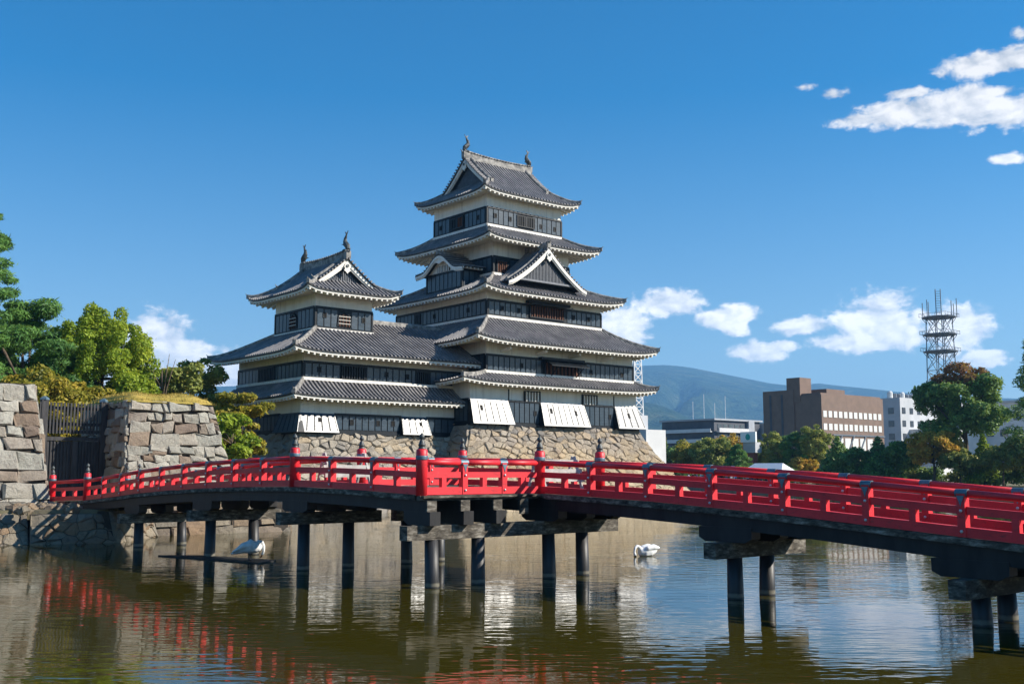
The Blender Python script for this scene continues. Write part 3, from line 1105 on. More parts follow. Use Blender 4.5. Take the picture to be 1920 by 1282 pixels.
def skirt_bay(parent, side, pos_, at0, at1, ab0, ab1, zt, zb, out, holes=(), n=None):
    """flared stone-dropping bay: sloping boarded front"""
    mb = MB()

    def P(a, o, z):
        return facept(side, pos_, a, o, z)
    mb.hexa([P(ab0, 0, zb), P(ab1, 0, zb), P(ab1, out, zb), P(ab0, out, zb), P(at0, 0, zt), P(at1, 0, zt), P(at1, .06, zt), P(at0, .06, zt)])
    body = mb.build('drop_bay', 'dark_beam', parent)
    n = n or max(3, round((at1 - at0) / 0.62))
    nz = (Vector(P(0, out, zb)) - Vector(P(0, .06, zt)))
    up = -nz.normalized()
    alongv = (Vector(P(1, 0, 0)) - Vector(P(0, 0, 0))).normalized()
    nrm = alongv.cross(up)
    if nrm.dot(Vector(P(0, 1, 0)) - Vector(P(0, 0, 0))) < 0:
        nrm = -nrm

    def Q(s, t, o):
        a = (at0 + (at1 - at0) * s) * (1 - t) + (ab0 + (ab1 - ab0) * s) * t
        oo = 0.06 + (out - 0.06) * t
        z = zt + (zb - zt) * t
        return Vector(P(a, oo, z)) + nrm * o
    fr = MB()
    for (s0, s1, t0, t1) in ((0, 1, 0, .07), (0, 1, .93, 1), (0, .02, .07, .93), (.98, 1, .07, .93)):
        fr.hexa([tuple(Q(*k)) for k in ((s0, t1, 0), (s1, t1, 0), (s1, t1, .05), (s0, t1, .05), (s0, t0, 0), (s1, t0, 0), (s1, t0, .05), (s0, t0, .05))])
    fr.build('bay_frame', 'black_lacquer', body)
    for i in range(n):
        s0, s1 = .02 + .96 * i / n + .075 / n, .02 + .96 * (i + 1) / n - .075 / n
        pm = MB()
        pm.hexa([tuple(Q(*k)) for k in ((s0, .925, 0), (s1, .925, 0), (s1, .925, .04), (s0, .925, .04), (s0, .075, 0), (s1, .075, 0), (s1, .075, .04), (s0, .075, .04))])
        pm.build('panel', 'black_lacquer', body)
    for s, t in holes:
        h = MB()
        ds = .13 / (at1 - at0)
        h.hexa([tuple(Q(*k)) for k in ((s - ds, t + .11, .02), (s + ds, t + .11, .02), (s + ds, t + .11, .06), (s - ds, t + .11, .06), (s - ds, t - .11, .02), (s + ds, t - .11, .02), (s + ds, t - .11, .06), (s - ds, t - .11, .06))])
        h.build('loophole', 'window_dark', body)
    return body


# ------------------------------------------------------------------ stonework
def clip_poly(poly, mx, my, nx, ny):
    out = []
    n = len(poly)
    for i in range(n):
        a, b = poly[i], poly[(i + 1) % n]
        da = (a[0] - mx) * nx + (a[1] - my) * ny
        db = (b[0] - mx) * nx + (b[1] - my) * ny
        if da <= 0:
            out.append(a)
        if (da < 0 < db) or (db < 0 < da):
            t = da / (da - db)
            out.append((a[0] + (b[0] - a[0]) * t, a[1] + (b[1] - a[1]) * t))
    return out


def voronoi_cells(S, T, ws, wt, rnd, jit=0.47, keep=None):
    ns, nt = max(1, round(S / ws)), max(1, round(T / wt))
    pts = []
    for j in range(nt):
        for i in range(ns):
            o = 0.5 if j % 2 else 0.0
            s = (i + .5 + (o - .25) + rnd.uniform(-jit, jit)) * S / ns
            t = (j + .5 + rnd.uniform(-jit, jit)) * T / nt
            pts.append((min(max(s, 0.02 * S / ns), S - .02 * S / ns), min(max(t, .02), T - .02)))
            
            if rnd.random() < 0.22:
                pts.append((min(max(s + rnd.uniform(-.4, .4) * ws, .01), S - .01), min(max(t + rnd.uniform(-.5, .5) * wt, .01), T - .01)))
    ratio = ws / wt
    wg = [rnd.uniform(-.20, .20) * ws * ws for _ in pts]
    cells = []
    for k, (s, t) in enumerate(pts):
        poly = [(0, 0), (S, 0), (S, T), (0, T)]
        for m, (s2, t2) in enumerate(pts):
            if m == k or abs(s2 - s) > 3.2 * ws or abs(t2 - t) > 3.2 * wt:
                continue
            nx, ny = (s2 - s), (t2 - t) * ratio * ratio
            d2 = (s2 - s) ** 2 + ((t2 - t) * ratio) ** 2
            k_ = .5 + (wg[k] - wg[m]) / (2 * d2)
            poly = clip_poly(poly, s + (s2 - s) * k_, t + (t2 - t) * k_, nx, ny)
            if len(poly) < 3:
                break
        if len(poly) >= 3:
            cells.append(poly)
    return cells


def coursed_cells(S, T, hs, w0, w1, rnd, jit=0.06):
    """roughly coursed squared blocks"""
    cells = []
    t = 0.0
    rows = []
    while t < T - 0.05:
        h = min(rnd.choice(hs), T - t)
        if T - t - h < 0.3:
            h = T - t
        rows.append((t, t + h))
        t += h
    for r, (t0, t1) in enumerate(rows):
        s = -rnd.random() * 0.5 * w0
        while s < S:
            w = rnd.uniform(w0, w1)
            s1 = s + w
            if S - s1 < w0 * 0.5:
                s1 = S
            a, b = max(0, s), min(S, s1)
            if b - a > 0.12:
                j = lambda v, lo, hi: min(max(v + rnd.uniform(-jit, jit), lo), hi)
                cells.append([(j(a, 0, S), j(t0, 0, T)), (j(b, 0, S), j(t0, 0, T)), (j(b, 0, S), j(t1, 0, T)), (j((a + b) / 2, 0, S), j(t1, 0, T)), (j(a, 0, S), j(t1, 0, T))])
            s = s1
    return cells


def rubble_cells(S, T, rnd):
    """squared rubble: courses that break, with split and skewed blocks"""
    out = []
    for c in coursed_cells(S, T, (.34, .46, .58, .74), .45, 1.35, rnd, .13):
        a, b, c2, m, d = c
        w, h = b[0] - a[0], d[1] - a[1]
        r = rnd.random()
        if r < .22 and w > .7:
            k, k2 = rnd.uniform(.35, .65), rnd.uniform(.3, .7)
            p = (a[0] + (b[0] - a[0]) * k, a[1] + (b[1] - a[1]) * k)
            q = (d[0] + (c2[0] - d[0]) * k2, d[1] + (c2[1] - d[1]) * k2)
            out += [[a, p, q, d], [p, b, c2, q]]
        elif r < .42 and h > .55:
            k, k2 = rnd.uniform(.3, .7), rnd.uniform(.3, .7)
            p = (a[0] + (d[0] - a[0]) * k, a[1] + (d[1] - a[1]) * k)
            q = (b[0] + (c2[0] - b[0]) * k2, b[1] + (c2[1] - b[1]) * k2)
            out += [[a, b, q, p], [p, q, c2, m, d]]
        else:
            out.append(c)
    return out


def stones(parent, cells, F, mat, rnd, gap=0.006, proud=0.14, keep=None, limit=300):
    """one object for each stone; F(s, t, out) -> world"""
    made = 0
    extra = MB()
    cells = sorted(cells, key=lambda c: -sum(p[1] for p in c) / len(c))
    for poly in cells:
        cx = sum(p[0] for p in poly) / len(poly)
        cy_ = sum(p[1] for p in poly) / len(poly)
        if keep and not keep(cx, cy_):
            continue
        size = max(max(p[0] for p in poly) - min(p[0] for p in poly), max(p[1] for p in poly) - min(p[1] for p in poly))
        if size < 0.12:
            continue
        # merge near-double corners
        pl = []
        for p in poly:
            if not pl or math.hypot(p[0] - pl[-1][0], p[1] - pl[-1][1]) > 0.04:
                pl.append(p)
        if len(pl) < 3:
            continue
        def shr(p, g):
            dx, dy = cx - p[0], cy_ - p[1]
            L = math.hypot(dx, dy) or 1
            k = min(g / L, 0.6)
            return (p[0] + dx * k, p[1] + dy * k)
        pr = proud * rnd.uniform(0.2, 1.5)
        tx, ty = rnd.uniform(-.24, .24), rnd.uniform(-.26, .22)
        n = len(pl)
        mb = MB()
        r0 = [shr(p, gap) for p in pl]
        r1 = [shr(p, gap + 0.008) for p in pl]
        r2 = [shr(p, gap + min(0.09, size * 0.12) * rnd.uniform(.4, 1.5)) for p in pl]
        for ring, o in ((r0, lambda p: -0.10), (r1, lambda p: pr * 0.5), (r2, lambda p: pr + tx * (p[0] - cx) + ty * (p[1] - cy_))):
            for p in ring:
                mb.v.append(tuple(F(p[0], p[1], o(p) + (rnd.uniform(-.02, .02) if o(p) > 0 else 0))))
        mb.v.append(tuple(F(cx, cy_, pr + rnd.uniform(0.0, .05))))
        for k in range(2):
            for i in range(n):
                j = (i + 1) % n
                mb.f.append((k * n + i, k * n + j, (k + 1) * n + j, (k + 1) * n + i))
        for i in range(n):
            mb.f.append((2 * n + i, 2 * n + (i + 1) % n, 3 * n))
        mb.mi = [0] * len(mb.f)
        if made < limit:
            c = Vector(mb.v[-1]) - Vector(org(parent))
            me = mb.mesh('stone', mat, mb.v[-1])
            ob = bpy.data.objects.new('stone', me)
            ob.location = c
            link(ob, parent)
            made += 1
        else:
            b = len(extra.v)
            extra.v += mb.v
            extra.f += [tuple(b + i for i in f) for f in mb.f]
            extra.mi += mb.mi
    if extra.f:
        tag(extra.build('stones_beyond', mat, parent, fix=False), kind='stuff')
    return made


# ------------------------------------------------------------------ castle keep
def base_off(z, ztop, k):
    """outward batter of a dry stone base"""
    u = max(0.0, (ztop - z) / ztop)
    return k * (0.72 * u + 0.28 * u * u)


def stone_base(parent, x0, y0, x1, y1, zt, k, mat, ws, wt, seed, left=True, left_len=None):
    core = MB()
    nz = 8
    zs = [zt + (-0.3 - zt) * i / nz for i in range(nz + 1)]
    ring = lambda z: base_off(max(z, 0), zt, k) - 0.06
    rows = []
    for z in zs:
        o = ring(z)
        rows.append([(x0 - o, y0 - o, z), (x1 + o, y0 - o, z), (x1 + o, y1 + o, z), (x0 - o, y1 + o, z), (x0 - o, y0 - o, z)])
    core.quad_grid(rows)
    core.poly(rows[0][:4])
    core.f = [tuple(f) for f in core.f]
    b = core.build('stone_base', 'joint_dark', parent)
    rnd = random.Random(seed)
    T = zt + 0.15

    def FS(s, t, out):
        z = -0.15 + t
        o = base_off(max(z, 0), zt, k)
        S = x1 - x0
        return Vector((x0 - o + (S + 2 * o) * s / S, y0 - o - out * 0.9, z + out * 0.4))
    n = stones(b, voronoi_cells(x1 - x0, T, ws, wt, rnd), FS, mat, rnd)
    if left:
        L = left_len or (y1 - y0)

        def FW(s, t, out):
            z = -0.15 + t
            o = base_off(max(z, 0), zt, k)
            return Vector((x0 - o - out * 0.9, y0 - o + (L + o) * (1 - s / L), z + out * 0.4))
        stones(b, voronoi_cells(L, T, ws * 1.25, wt * 1.25, rnd), FW, mat, rnd, limit=max(0, 300 - n))
    return b


keep = thing('castle_keep', 'tall five-roofed black and white castle keep on a rough stone base', 'castle', (63.43, 77.32, 0))
stone_base(keep, 53.58, 68.85, 73.45, 85.8, 6.95, 4.4, 'stone_castle', 0.72, 0.46, 11, True, 5.0)
# first storey
wall_block(keep, 53.58, 68.85, 73.28, 85.8, 6.95, 10.6)
mb = MB()
mb.box(53.4, 68.66, 6.86, 73.46, 85.9, 7.06)
mb.build('ground_sill', 'dark_beam', keep)
zt, zb = 8.95, 7.07
for a0, a1, hl in ((57.6, 61.2, (60.6,)), (66.45, 70.3, (69.7,))):
    cladding(keep, 'S', 68.85, a0, a1, zb, zt, holes=[(h, 8.05) for h in hl])
cladding(keep, 'W', 53.58, 68.95, 72.0, zb, zt)
skirt_bay(keep, 'S', 68.85, 53.55, 57.55, 53.35, 57.75, 9.0, 6.98, 0.78, [(.25, .35)], 6)
skirt_bay(keep, 'S', 68.85, 61.25, 66.4, 61.05, 66.6, 9.0, 6.98, 0.78, [(.2, .35), (.75, .4)], 8)
skirt_bay(keep, 'S', 68.85, 70.35, 73.35, 70.15, 73.75, 9.0, 6.98, 0.78, [(.5, .4)], 4)
for a0, a1 in ((59.45, 61.1), (66.3, 68.0)):
    w = lattice_window(keep, 'S', 68.85, a0, a1, 9.08, 9.86, 'white', 5)
for a in (57.7, 61.2, 66.3, 70.3):
    mb = MB()
    facebox(mb, 'S', 68.85, a - .05, a + .05, 8.95, 10.0, 0, 0.05)
    mb.build('wall_post', 'dark_beam', keep)
skirt_roof(keep, (55.37, 69.0, 73.0, 86.0), 11.30, (51.75, 67.4, 74.75, 87.3), 10.44, 0.30, {'S': 1.45, 'W': 1.83, 'N': 1.4, 'E': 1.47})
# second storey
wall_block(keep, 55.37, 69.0, 73.0, 86.0, 10.3, 14.5)
cladding(keep, 'S', 69.0, 55.37, 73.0, 11.36, 12.75, skip=((61.3, 66.3),), holes=[(59.2, 12.1), (67.5, 12.0), (71.5, 12.0)])
cladding(keep, 'W', 55.37, 69.1, 85.9, 11.36, 12.75)
cladding(keep, 'E', 73.0, 69.1, 85.9, 11.36, 12.75)
w = lattice_window(keep, 'S', 69.0, 61.9, 65.9, 11.3, 12.55, 'red', 9)
mb = MB()
mb.box(61.2, 68.55, 12.78, 66.4, 69.0, 12.98)
mb.hexa([(61.7, 67.75, 12.18), (66.2, 67.75, 12.18), (66.2, 68.6, 12.72), (61.7, 68.6, 12.72), (61.7, 67.75, 12.26), (66.2, 67.75, 12.26), (66.2, 68.6, 12.80), (61.7, 68.6, 12.80)])
for a in (62.6, 65.6):
    mb.beam((a, 67.85, 12.2), (a, 68.9, 11.4), 0.07, 0.07)
mb.build('propped_shutter', 'dark_beam', w)
for a in (57.0, 61.0, 65.0, 69.0):
    mb = MB()
    mb.beam((a, 68.98, 13.2), (a, 67.7, 13.35), 0.22, 0.22)
    mb.build('bracket', 'plaster', keep)
skirt_roof(keep, (56.62, 70.4, 70.25, 84.25), 16.2, (52.75, 66.85, 74.3, 87.6), 13.84, 0.42, {'S': 2.15, 'W': 2.6, 'N': 1.7, 'E': 1.3})
# third storey
wall_block(keep, 56.62, 70.4, 70.25, 84.25, 13.6, 18.9)
cladding(keep, 'S', 70.4, 56.62, 70.25, 16.38, 17.68, skip=((61.1, 65.8),), holes=[(58.2, 17.1), (60.1, 17.1), (66.7, 17.1), (68.6, 17.1)])
cladding(keep, 'W', 56.62, 70.5, 84.15, 16.38, 17.68, holes=[(73, 17.1), (78, 17.1)])
cladding(keep, 'E', 70.25, 70.5, 84.15, 16.38, 17.68)
w = lattice_window(keep, 'S', 70.4, 61.45, 65.45, 16.72, 17.72, 'red', 13)
mb = MB()
mb.box(60.95, 69.9, 17.9, 65.95, 70.45, 18.12)
mb.hexa([(61.0, 69.5, 17.72), (65.9, 69.5, 17.72), (65.9, 70.35, 17.9), (61.0, 70.35, 17.9), (61.0, 69.5, 17.78), (65.9, 69.5, 17.78), (65.9, 70.35, 17.96), (61.0, 70.35, 17.96)])
mb.build('window_hood', 'dark_beam', w)
lattice_window(keep, 'W', 56.62, 80.2, 81.0, 16.7, 17.5)
skirt_roof(keep, (58.85, 72.36, 68.01, 82.28), 20.45, (55.05, 68.72, 71.85, 85.95), 18.48, 0.42, {'S': 1.7, 'W': 1.6, 'N': 1.7, 'E': 1.6})
# fourth storey
wall_block(keep, 58.85, 72.36, 68.01, 82.28, 18.2, 23.9)
cladding(keep, 'S', 72.36, 58.85, 68.01, 20.6, 22.05, skip=((58.9, 60.6),))
cladding(keep, 'W', 58.85, 72.46, 82.18, 20.6, 22.05)
cladding(keep, 'E', 68.01, 72.46, 82.18, 20.6, 22.05)
lattice_window(keep, 'S', 72.36, 59.25, 60.4, 20.75, 21.75, 'red', 5)
skirt_roof(keep, (58.87, 73.31, 67.95, 81.35), 25.05, (56.65, 70.2, 70.2, 84.4), 23.42, 0.36, {'S': 2.15, 'W': 2.2, 'N': 2.1, 'E': 2.2})
# fifth storey
wall_block(keep, 58.87, 73.31, 67.95, 81.35, 24.0, 28.6)
cladding(keep, 'S', 73.31, 58.87, 67.95, 25.22, 26.72, skip=((62.35, 64.5),), holes=[(59.8, 26.1), (61.55, 26.05), (65.35, 25.9), (67.1, 25.9)])
cladding(keep, 'W', 58.87, 73.41, 81.25, 25.22, 26.72, skip=((76.6, 78.6),), holes=[(74.5, 26.0), (80.2, 26.0)])
lattice_window(keep, 'S', 73.31, 62.45, 63.35, 25.6, 26.5)
lattice_window(keep, 'S', 73.31, 63.55, 64.45, 25.6, 26.5)
lattice_window(keep, 'W', 58.87, 76.7, 77.5, 25.6, 26.5, 'red')
lattice_window(keep, 'W', 58.87, 77.7, 78.5, 25.6, 26.5)
hip_gable_roof(keep, (63.43, 77.32), 5.85, 5.3, 3.75, 28.08, 32.35, 0.42, 'x', 1.3, 1.3, True)


# triangular dormer gable over the third roof
def dormer(parent, cx, yf, yb, hw, zb, za):
    surf, ribs, hips = MB(), MB(), []

    def zc(q):
        t = 1 - min(1.0, abs(q) / hw)
        return zb + (za - zb) * (0.70 * t + 0.30 * t * t)
    for s in (-1, 1):
        qs = [s * hw * (1 - i / 8) for i in range(9)]
        surf.quad_grid([[(cx + q, yf, zc(q)) for q in qs], [(cx + q, yb, zc(q)) for q in qs]])
        surf.quad_grid([[(cx + q, yf, zc(q)) for q in qs], [(cx + q, yf, zc(q) - .12) for q in qs]])
        n = int((yb - yf) / TILE)
        for i in range(n):
            y = yf + (yb - yf) * (i + .5) / n
            rib(ribs, [(cx + q, y, zc(q)) for q in qs], (0, 1))
        m = 15
        for i in range(m):
            q = s * hw * (i + .6) / m
            ribs.tube([(cx + q, yf - 0.12, zc(q) + .07), (cx + q, yf + 0.4, zc(q) + .07)], 0.09, 6)
        hip_ridge(hips, [(cx + s * hw * (.05 + .9 * i / 8), yf + 0.55, zc(hw * (.05 + .9 * i / 8))) for i in range(9)], 0.24, 0.28)
        ridge_end(hips, (cx + s * hw * .97, yf + .5, zc(hw * .97)), (s, 0, 0), .6)
    hip_ridge(hips, [(cx, yb, za), (cx, (yf + yb) / 2, za), (cx, yf, za + .04)], 0.36, 0.48)
    ridge_end(hips, (cx, yf, za + .1), (0, -1, 0), .95)
    rf = surf.build('dormer_roof', 'roof_tile_shaded', parent, fix=False)
    tag(ribs.build('tile_rows', 'rib_tile_lit', rf, fix=False), kind='stuff')
    for h in hips:
        h.build('hip_ridge', 'ridge_tile', rf)
    gable_flat(parent, rf, cx, yf, hw, zb, zc)


def gable_flat(parent, rf, cx, yf, hw, zb, zc):
    G = lambda q, z, off: (cx + q, yf + 0.42 - off, z)
    gable(rf, G, hw, 0.0, zc, zb + 0.42, True, -1)


dormer(keep, 62.75, 69.35, 73.2, 4.45, 19.5, 22.9)


# curved gable bay on the shaded side of the fourth storey
def karahafu(parent):
    xw, xf = 58.9, 56.75
    y0, y1 = 74.15, 79.4
    bay = MB()
    bay.box(xf, y0, 18.6, xw, y1, 21.4)
    bo = bay.build('bay_wall', 'plaster', parent)
    cladding(parent, 'W', xf, y0, y1, 19.3, 20.88)
    cladding(parent, 'S', y0, xf, xw, 19.3, 20.88)
    mid = (y0 + y1) / 2
    hw = 3.55

    def zc(q):
        t = abs(q) / hw
        bell = 0.5 * (1 + math.cos(math.pi * min(1, t / 0.78)))
        return 21.15 + 1.42 * bell + (0.32 * ((t - .74) / .26) ** 1.5 * -0.2 if t > .74 else 0)
    surf, ribs = MB(), MB()
    qs = [-hw + 2 * hw * i / 28 for i in range(29)]
    x0 = xf - 0.75
    surf.quad_grid([[(x0, mid + q, zc(q)) for q in qs], [(xw, mid + q, zc(q) + .1) for q in qs]])
    surf.quad_grid([[(x0, mid + q, zc(q)) for q in qs], [(x0, mid + q, zc(q) - .1) for q in qs], [(xw, mid + q, zc(q) - .1) for q in qs]])
    n = int(2 * hw * 1.15 / TILE)
    for i in range(n):
        q = -hw + 2 * hw * (i + .5) / n
        rib(ribs, [(x0 - .05, mid + q, zc(q)), (x0 + 1, mid + q, zc(q) + .04), (xw, mid + q, zc(q) + .1)], (0, 1), .075)
    rf = surf.build('bay_roof', 'roof_tile_shaded', parent, fix=False)
    tag(ribs.build('tile_rows', 'rib_tile_lit', rf, fix=False), kind='stuff')
    hp = MB()
    hip_ridge(hp, [(xw, mid, zc(0) + .08), (x0 + .6, mid, zc(0)), (x0, mid, zc(0))], .34, .32)
    ridge_end(hp, (x0, mid, zc(0) + .05), (-1, 0, 0), .7)
    hp.build('hip_ridge', 'ridge_tile', rf)
    brd = MB()
    for hi, lo, o0, o1 in ((-.06, -.34, .02, .14), (-.30, -.46, .10, .2)):
        rows = [[(x0 + o0, mid + q, zc(q) + hi), (x0 + o1, mid + q, zc(q) + hi), (x0 + o1, mid + q, zc(q) + lo), (x0 + o0, mid + q, zc(q) + lo), (x0 + o0, mid + q, zc(q) + hi)] for q in qs]
        brd.quad_grid(rows)
    brd.build('verge_board', 'plaster', rf)
    gw = MB()
    sel = [q for q in qs if abs(q) < hw * .74]
    gw.quad_grid([[(xf - .05, mid + q, 20.9) for q in sel], [(xf - .05, mid + q, max(20.95, zc(q) - .15)) for q in sel]])
    g_ = gw.build('gable_wall', 'plaster', rf, fix=False)
    pd = MB()
    pd.prism([(x0 + .12, mid + a, zc(0) - .62 + b) for a, b in ((0, .3), (.7, .1), (1.0, -.12), (.5, -.05), (0, -.22), (-.5, -.05), (-1.0, -.12), (-.7, .1))], (0.07, 0, 0))
    pd.build('pendant', 'plaster', rf)
    for i in range(7):
        faceinst('slat', U_PSLAT, g_, 'W', xf, mid - .75 + .25 * i, .1, 21.35, .1, .07, .55)
    wn = MB()
    wn.box(xf - .075, mid - .95, 21.08, xf - .06, mid + .95, 21.65)
    wn.build('opening', 'window_dark', g_)
    # small return roof along the near flank
    raft = MB()
    for i in range(6):
        x = x0 + .25 + i * .42
        raft.beam((x, y0 - .85, 20.98), (x, y0, 21.1), .14, .14)
    tag(raft.build('rafters', 'plaster', rf), kind='stuff')


karahafu(keep)

# ------------------------------------------------------------------ turret and its linking wing
tur = thing('castle_turret', 'smaller three-roofed black and white turret joined to the keep', 'turret', (44.5, 77.0, 0))
stone_base(tur, 39.15, 70.9, 54.3, 82.4, 5.98, 2.5, 'stone_turret', 0.76, 0.48, 23, True, 9.0)
wall_block(tur, 39.2, 70.9, 53.6, 82.4, 5.98, 9.0)
mb = MB()
mb.box(39.05, 70.74, 5.9, 53.6, 82.5, 6.1)
mb.build('ground_sill', 'dark_beam', tur)
cladding(tur, 'S', 70.9, 42.1, 48.15, 6.12, 7.38, holes=[(43.6, 6.85), (46.0, 6.85), (47.4, 6.85)])
cladding(tur, 'S', 70.9, 50.7, 53.6, 6.12, 7.38)
cladding(tur, 'W', 39.2, 74.0, 82.3, 6.12, 7.38)
skirt_bay(tur, 'S', 70.9, 39.15, 42.05, 38.65, 42.2, 7.45, 6.0, 0.58, [(.55, .35)], 5)
skirt_bay(tur, 'S', 70.9, 48.2, 50.65, 48.05, 50.8, 7.45, 6.0, 0.58, [(.7, .4)], 4)
skirt_bay(tur, 'W', 39.2, 70.85, 73.9, 70.2, 74.1, 7.45, 6.0, 0.58, [], 5)
skirt_roof(tur, (39.57, 71.3, 55.0, 82.1), 9.98, (37.75, 69.35, 56.5, 84.0), 8.64, 0.18, {'S': 1.55, 'W': 1.45, 'N': 1.6, 'E': 1.5}, 'SW')
wall_block(tur, 39.57, 71.3, 55.3, 82.1, 8.6, 12.7)
cladding(tur, 'S', 71.3, 39.57, 55.0, 10.05, 11.28, skip=((42.85, 45.15), (49.8, 51.3)), holes=[(40.9, 10.8), (47.0, 10.75), (49.0, 10.7)])
cladding(tur, 'W', 39.57, 71.4, 82.0, 10.05, 11.28, skip=((75.6, 78.4),))
lattice_window(tur, 'S', 71.3, 42.95, 45.05, 10.25, 11.2, 'dark', 9)
lattice_window(tur, 'S', 71.3, 49.9, 51.2, 10.25, 11.15, 'dark', 6)
lattice_window(tur, 'W', 39.57, 75.7, 78.3, 10.25, 11.2, 'dark', 10)


def wing_roof(parent):
    """roof of the turret's second storey: hipped on the outer end, running as a gabled wing to the keep"""
    surf, ribs, fasc, raft, soff, hips = MB(), MB(), MB(), MB(), MB(), []
    rc = (37.8, 69.5, 57.0, 84.1)
    ze, lift = 12.03, 0.36
    ix0, ix1, iy0, iy1 = 41.8, 47.05, 73.6, 80.2
    yr = 75.5
    D = yr - rc[1]

    def zs(x, d):
        e = max(0.0, min(1.0, (43.0 - x) / (43.0 - rc[0])))
        t = min(1, d / 3.0)
        return ze + 3.4 * (d / D) * (.94 + .06 * d / D) + lift * (1 - t) ** 2 * e ** 4

    def zw(y, d):
        e = min(1.0, abs((y - 76.8) / 7.3))
        t = min(1, d / 3.0)
        return ze + 3.4 * (d / D) * (.94 + .06 * d / D) + lift * (1 - t) ** 2 * e ** 6
    dh = ix0 - rc[0]
    rows = []
    n = 36
    for j in range(13):
        d = D * j / 12
        xa = rc[0] + min(d, dh) if d <= dh else ix0
        rows.append([(xa + (rc[2] - xa) * i / n, rc[1] + d, zs(xa + (rc[2] - xa) * i / n, d)) for i in range(n + 1)])
    surf.quad_grid(rows)
    surf.quad_grid([[(ix1 + (rc[2] - ix1) * i / 6, yr + (rc[3] - yr) * j / 4, zs(50, D * (1 - j / 4))) for i in range(7)] for j in range(5)])
    k = int((rc[2] - rc[0]) / TILE)
    for i in range(k):
        x = rc[0] + (rc[2] - rc[0]) * (i + .5) / k
        dm = x - rc[0] if x < ix0 else (iy0 - rc[1] if x < ix1 else D - .1)
        dm = min(dm, iy0 - rc[1]) if x < ix1 else dm
        if dm < .12:
            continue
        pts = [(x, rc[1] - .05 + (dm + .05) * j / 7, zs(x, max(0, -.05 + (dm + .05) * j / 7)) + .005) for j in range(8)]
        rib(ribs, pts, (1, 0))
    rows = []
    for j in range(7):
        d = dh * j / 6
        rows.append([(rc[0] + d, rc[1] + d + (rc[3] - rc[1] - 2 * d) * i / 24, zw(rc[1] + d + (rc[3] - rc[1] - 2 * d) * i / 24, d)) for i in range(25)])
    surf.quad_grid(rows)
    k = int((rc[3] - rc[1]) / TILE)
    for i in range(k):
        y = rc[1] + (rc[3] - rc[1]) * (i + .5) / k
        dm = min(dh, y - rc[1], rc[3] - y)
        if dm < .12:
            continue
        rib(ribs, [(rc[0] - .05 + (dm + .05) * j / 6, y, zw(y, max(0, -.05 + (dm + .05) * j / 6)) + .005) for j in range(7)], (0, 1))
    under_eave('S', rc, rc[0], rc[2], lambda a: zs(a, 0), 1.8, fasc, raft, soff)
    under_eave('W', rc, rc[1], rc[3], lambda a: zw(a, 0), 1.77, fasc, raft, soff)
    for sg in (0, 1):
        pts = []
        for j in range(9):
            d = dh * (1 - j / 8)
            y = rc[1] + d if sg == 0 else rc[3] - d
            pts.append((rc[0] + d, y, zw(y, d)))
        hip_ridge(hips, pts)
        dd = Vector(pts[-1]) - Vector(pts[-2])
        ridge_end(hips, pts[-1], (dd.x, dd.y, 0), .62)
    z = zs(50, D)
    hip_ridge(hips, [(ix1, yr, z - .1), (51, yr, z - .1), (56.9, yr, z - .1)], .42, .42)
    rf = roof_parts(parent, 'roof', surf, ribs, fasc, raft, soff, hips)
    st = MB()
    st.box(ix0 - .12, iy0 - .16, 14.16, ix1 + .12, iy0 + .02, 14.36)
    st.box(ix0 - .16, iy0 - .1, 14.06, ix0 + .02, iy1 + .1, 14.36)
    st.build('flashing', 'plaster', rf)


wing_roof(tur)
wall_block(tur, 41.8, 73.6, 47.05, 80.2, 12.2, 17.8, 'upper_wall')
cladding(tur, 'S', 73.6, 41.8, 47.05, 14.34, 15.95, skip=((43.7, 45.1),), holes=[(42.6, 15.4), (46.2, 15.3)])
cladding(tur, 'W', 41.8, 73.7, 80.1, 14.34, 15.95, skip=((76.3, 77.7),))


def bell_window(parent, side, pos_, am, z0, w, h):
    """cusped bell-shaped window with a grid of bars"""
    mb = MB()
    half = [(w / 2 * 1.08, 0), (w / 2, h * .35), (w / 2 * .96, h * .62), (w / 2 * .7, h * .82), (w / 2 * .3, h * .92), (0, h * 1.04)]
    prof_ = half + [(-a, b) for a, b in half[::-1][1:]]
    off = Vector(facept(side, 0, 0, 0.07, 0)) - Vector(facept(side, 0, 0, 0.0, 0))
    mb.prism([facept(side, pos_, am + a, 0.03, z0 + b) for a, b in prof_], tuple(off), 1)
    for i in range(len(prof_) - 1):
        a, b = prof_[i], prof_[i + 1]
        mb.beam(facept(side, pos_, am + a[0], .1, z0 + a[1]), facept(side, pos_, am + b[0], .1, z0 + b[1]), .1, .1)
    wn = mb.build('bell_window', ['dark_beam', 'window_dark'], parent)
    for i in range(4):
        a = -w / 2 + w * (i + .5) / 4
        faceinst('slat', U_RSLAT, wn, side, pos_, am + a, .12, z0 + h * .42, .07, .06, h * .84)
    for i in range(3):
        faceinst('slat', U_PSLAT, wn, side, pos_, am, .14, z0 + h * (.2 + .25 * i), w * .95, .04, .04)


bell_window(tur, 'S', 73.6, 44.4, 14.62, 1.15, 1.15)
bell_window(tur, 'W', 41.8, 77.0, 14.62, 1.15, 1.15)
hip_gable_roof(tur, (44.45, 76.95), 5.05, 4.3, 3.35, 17.16, 20.2, 0.38, 'y', 1.65, 1.65, True)


# ------------------------------------------------------------------ footbridge
ZK = [(-6, 1.10), (1, 1.22), (6, 1.45), (10.83, 1.77), (15.07, 2.08), (19.36, 2.31), (23.55, 2.45), (27, 2.56), (30.5, 2.61), (34, 2.57), (37, 2.49), (40.3, 2.36), (43.4, 2.20), (46.5, 1.98), (49.5, 1.80), (53.3, 1.70), (60, 1.68)]


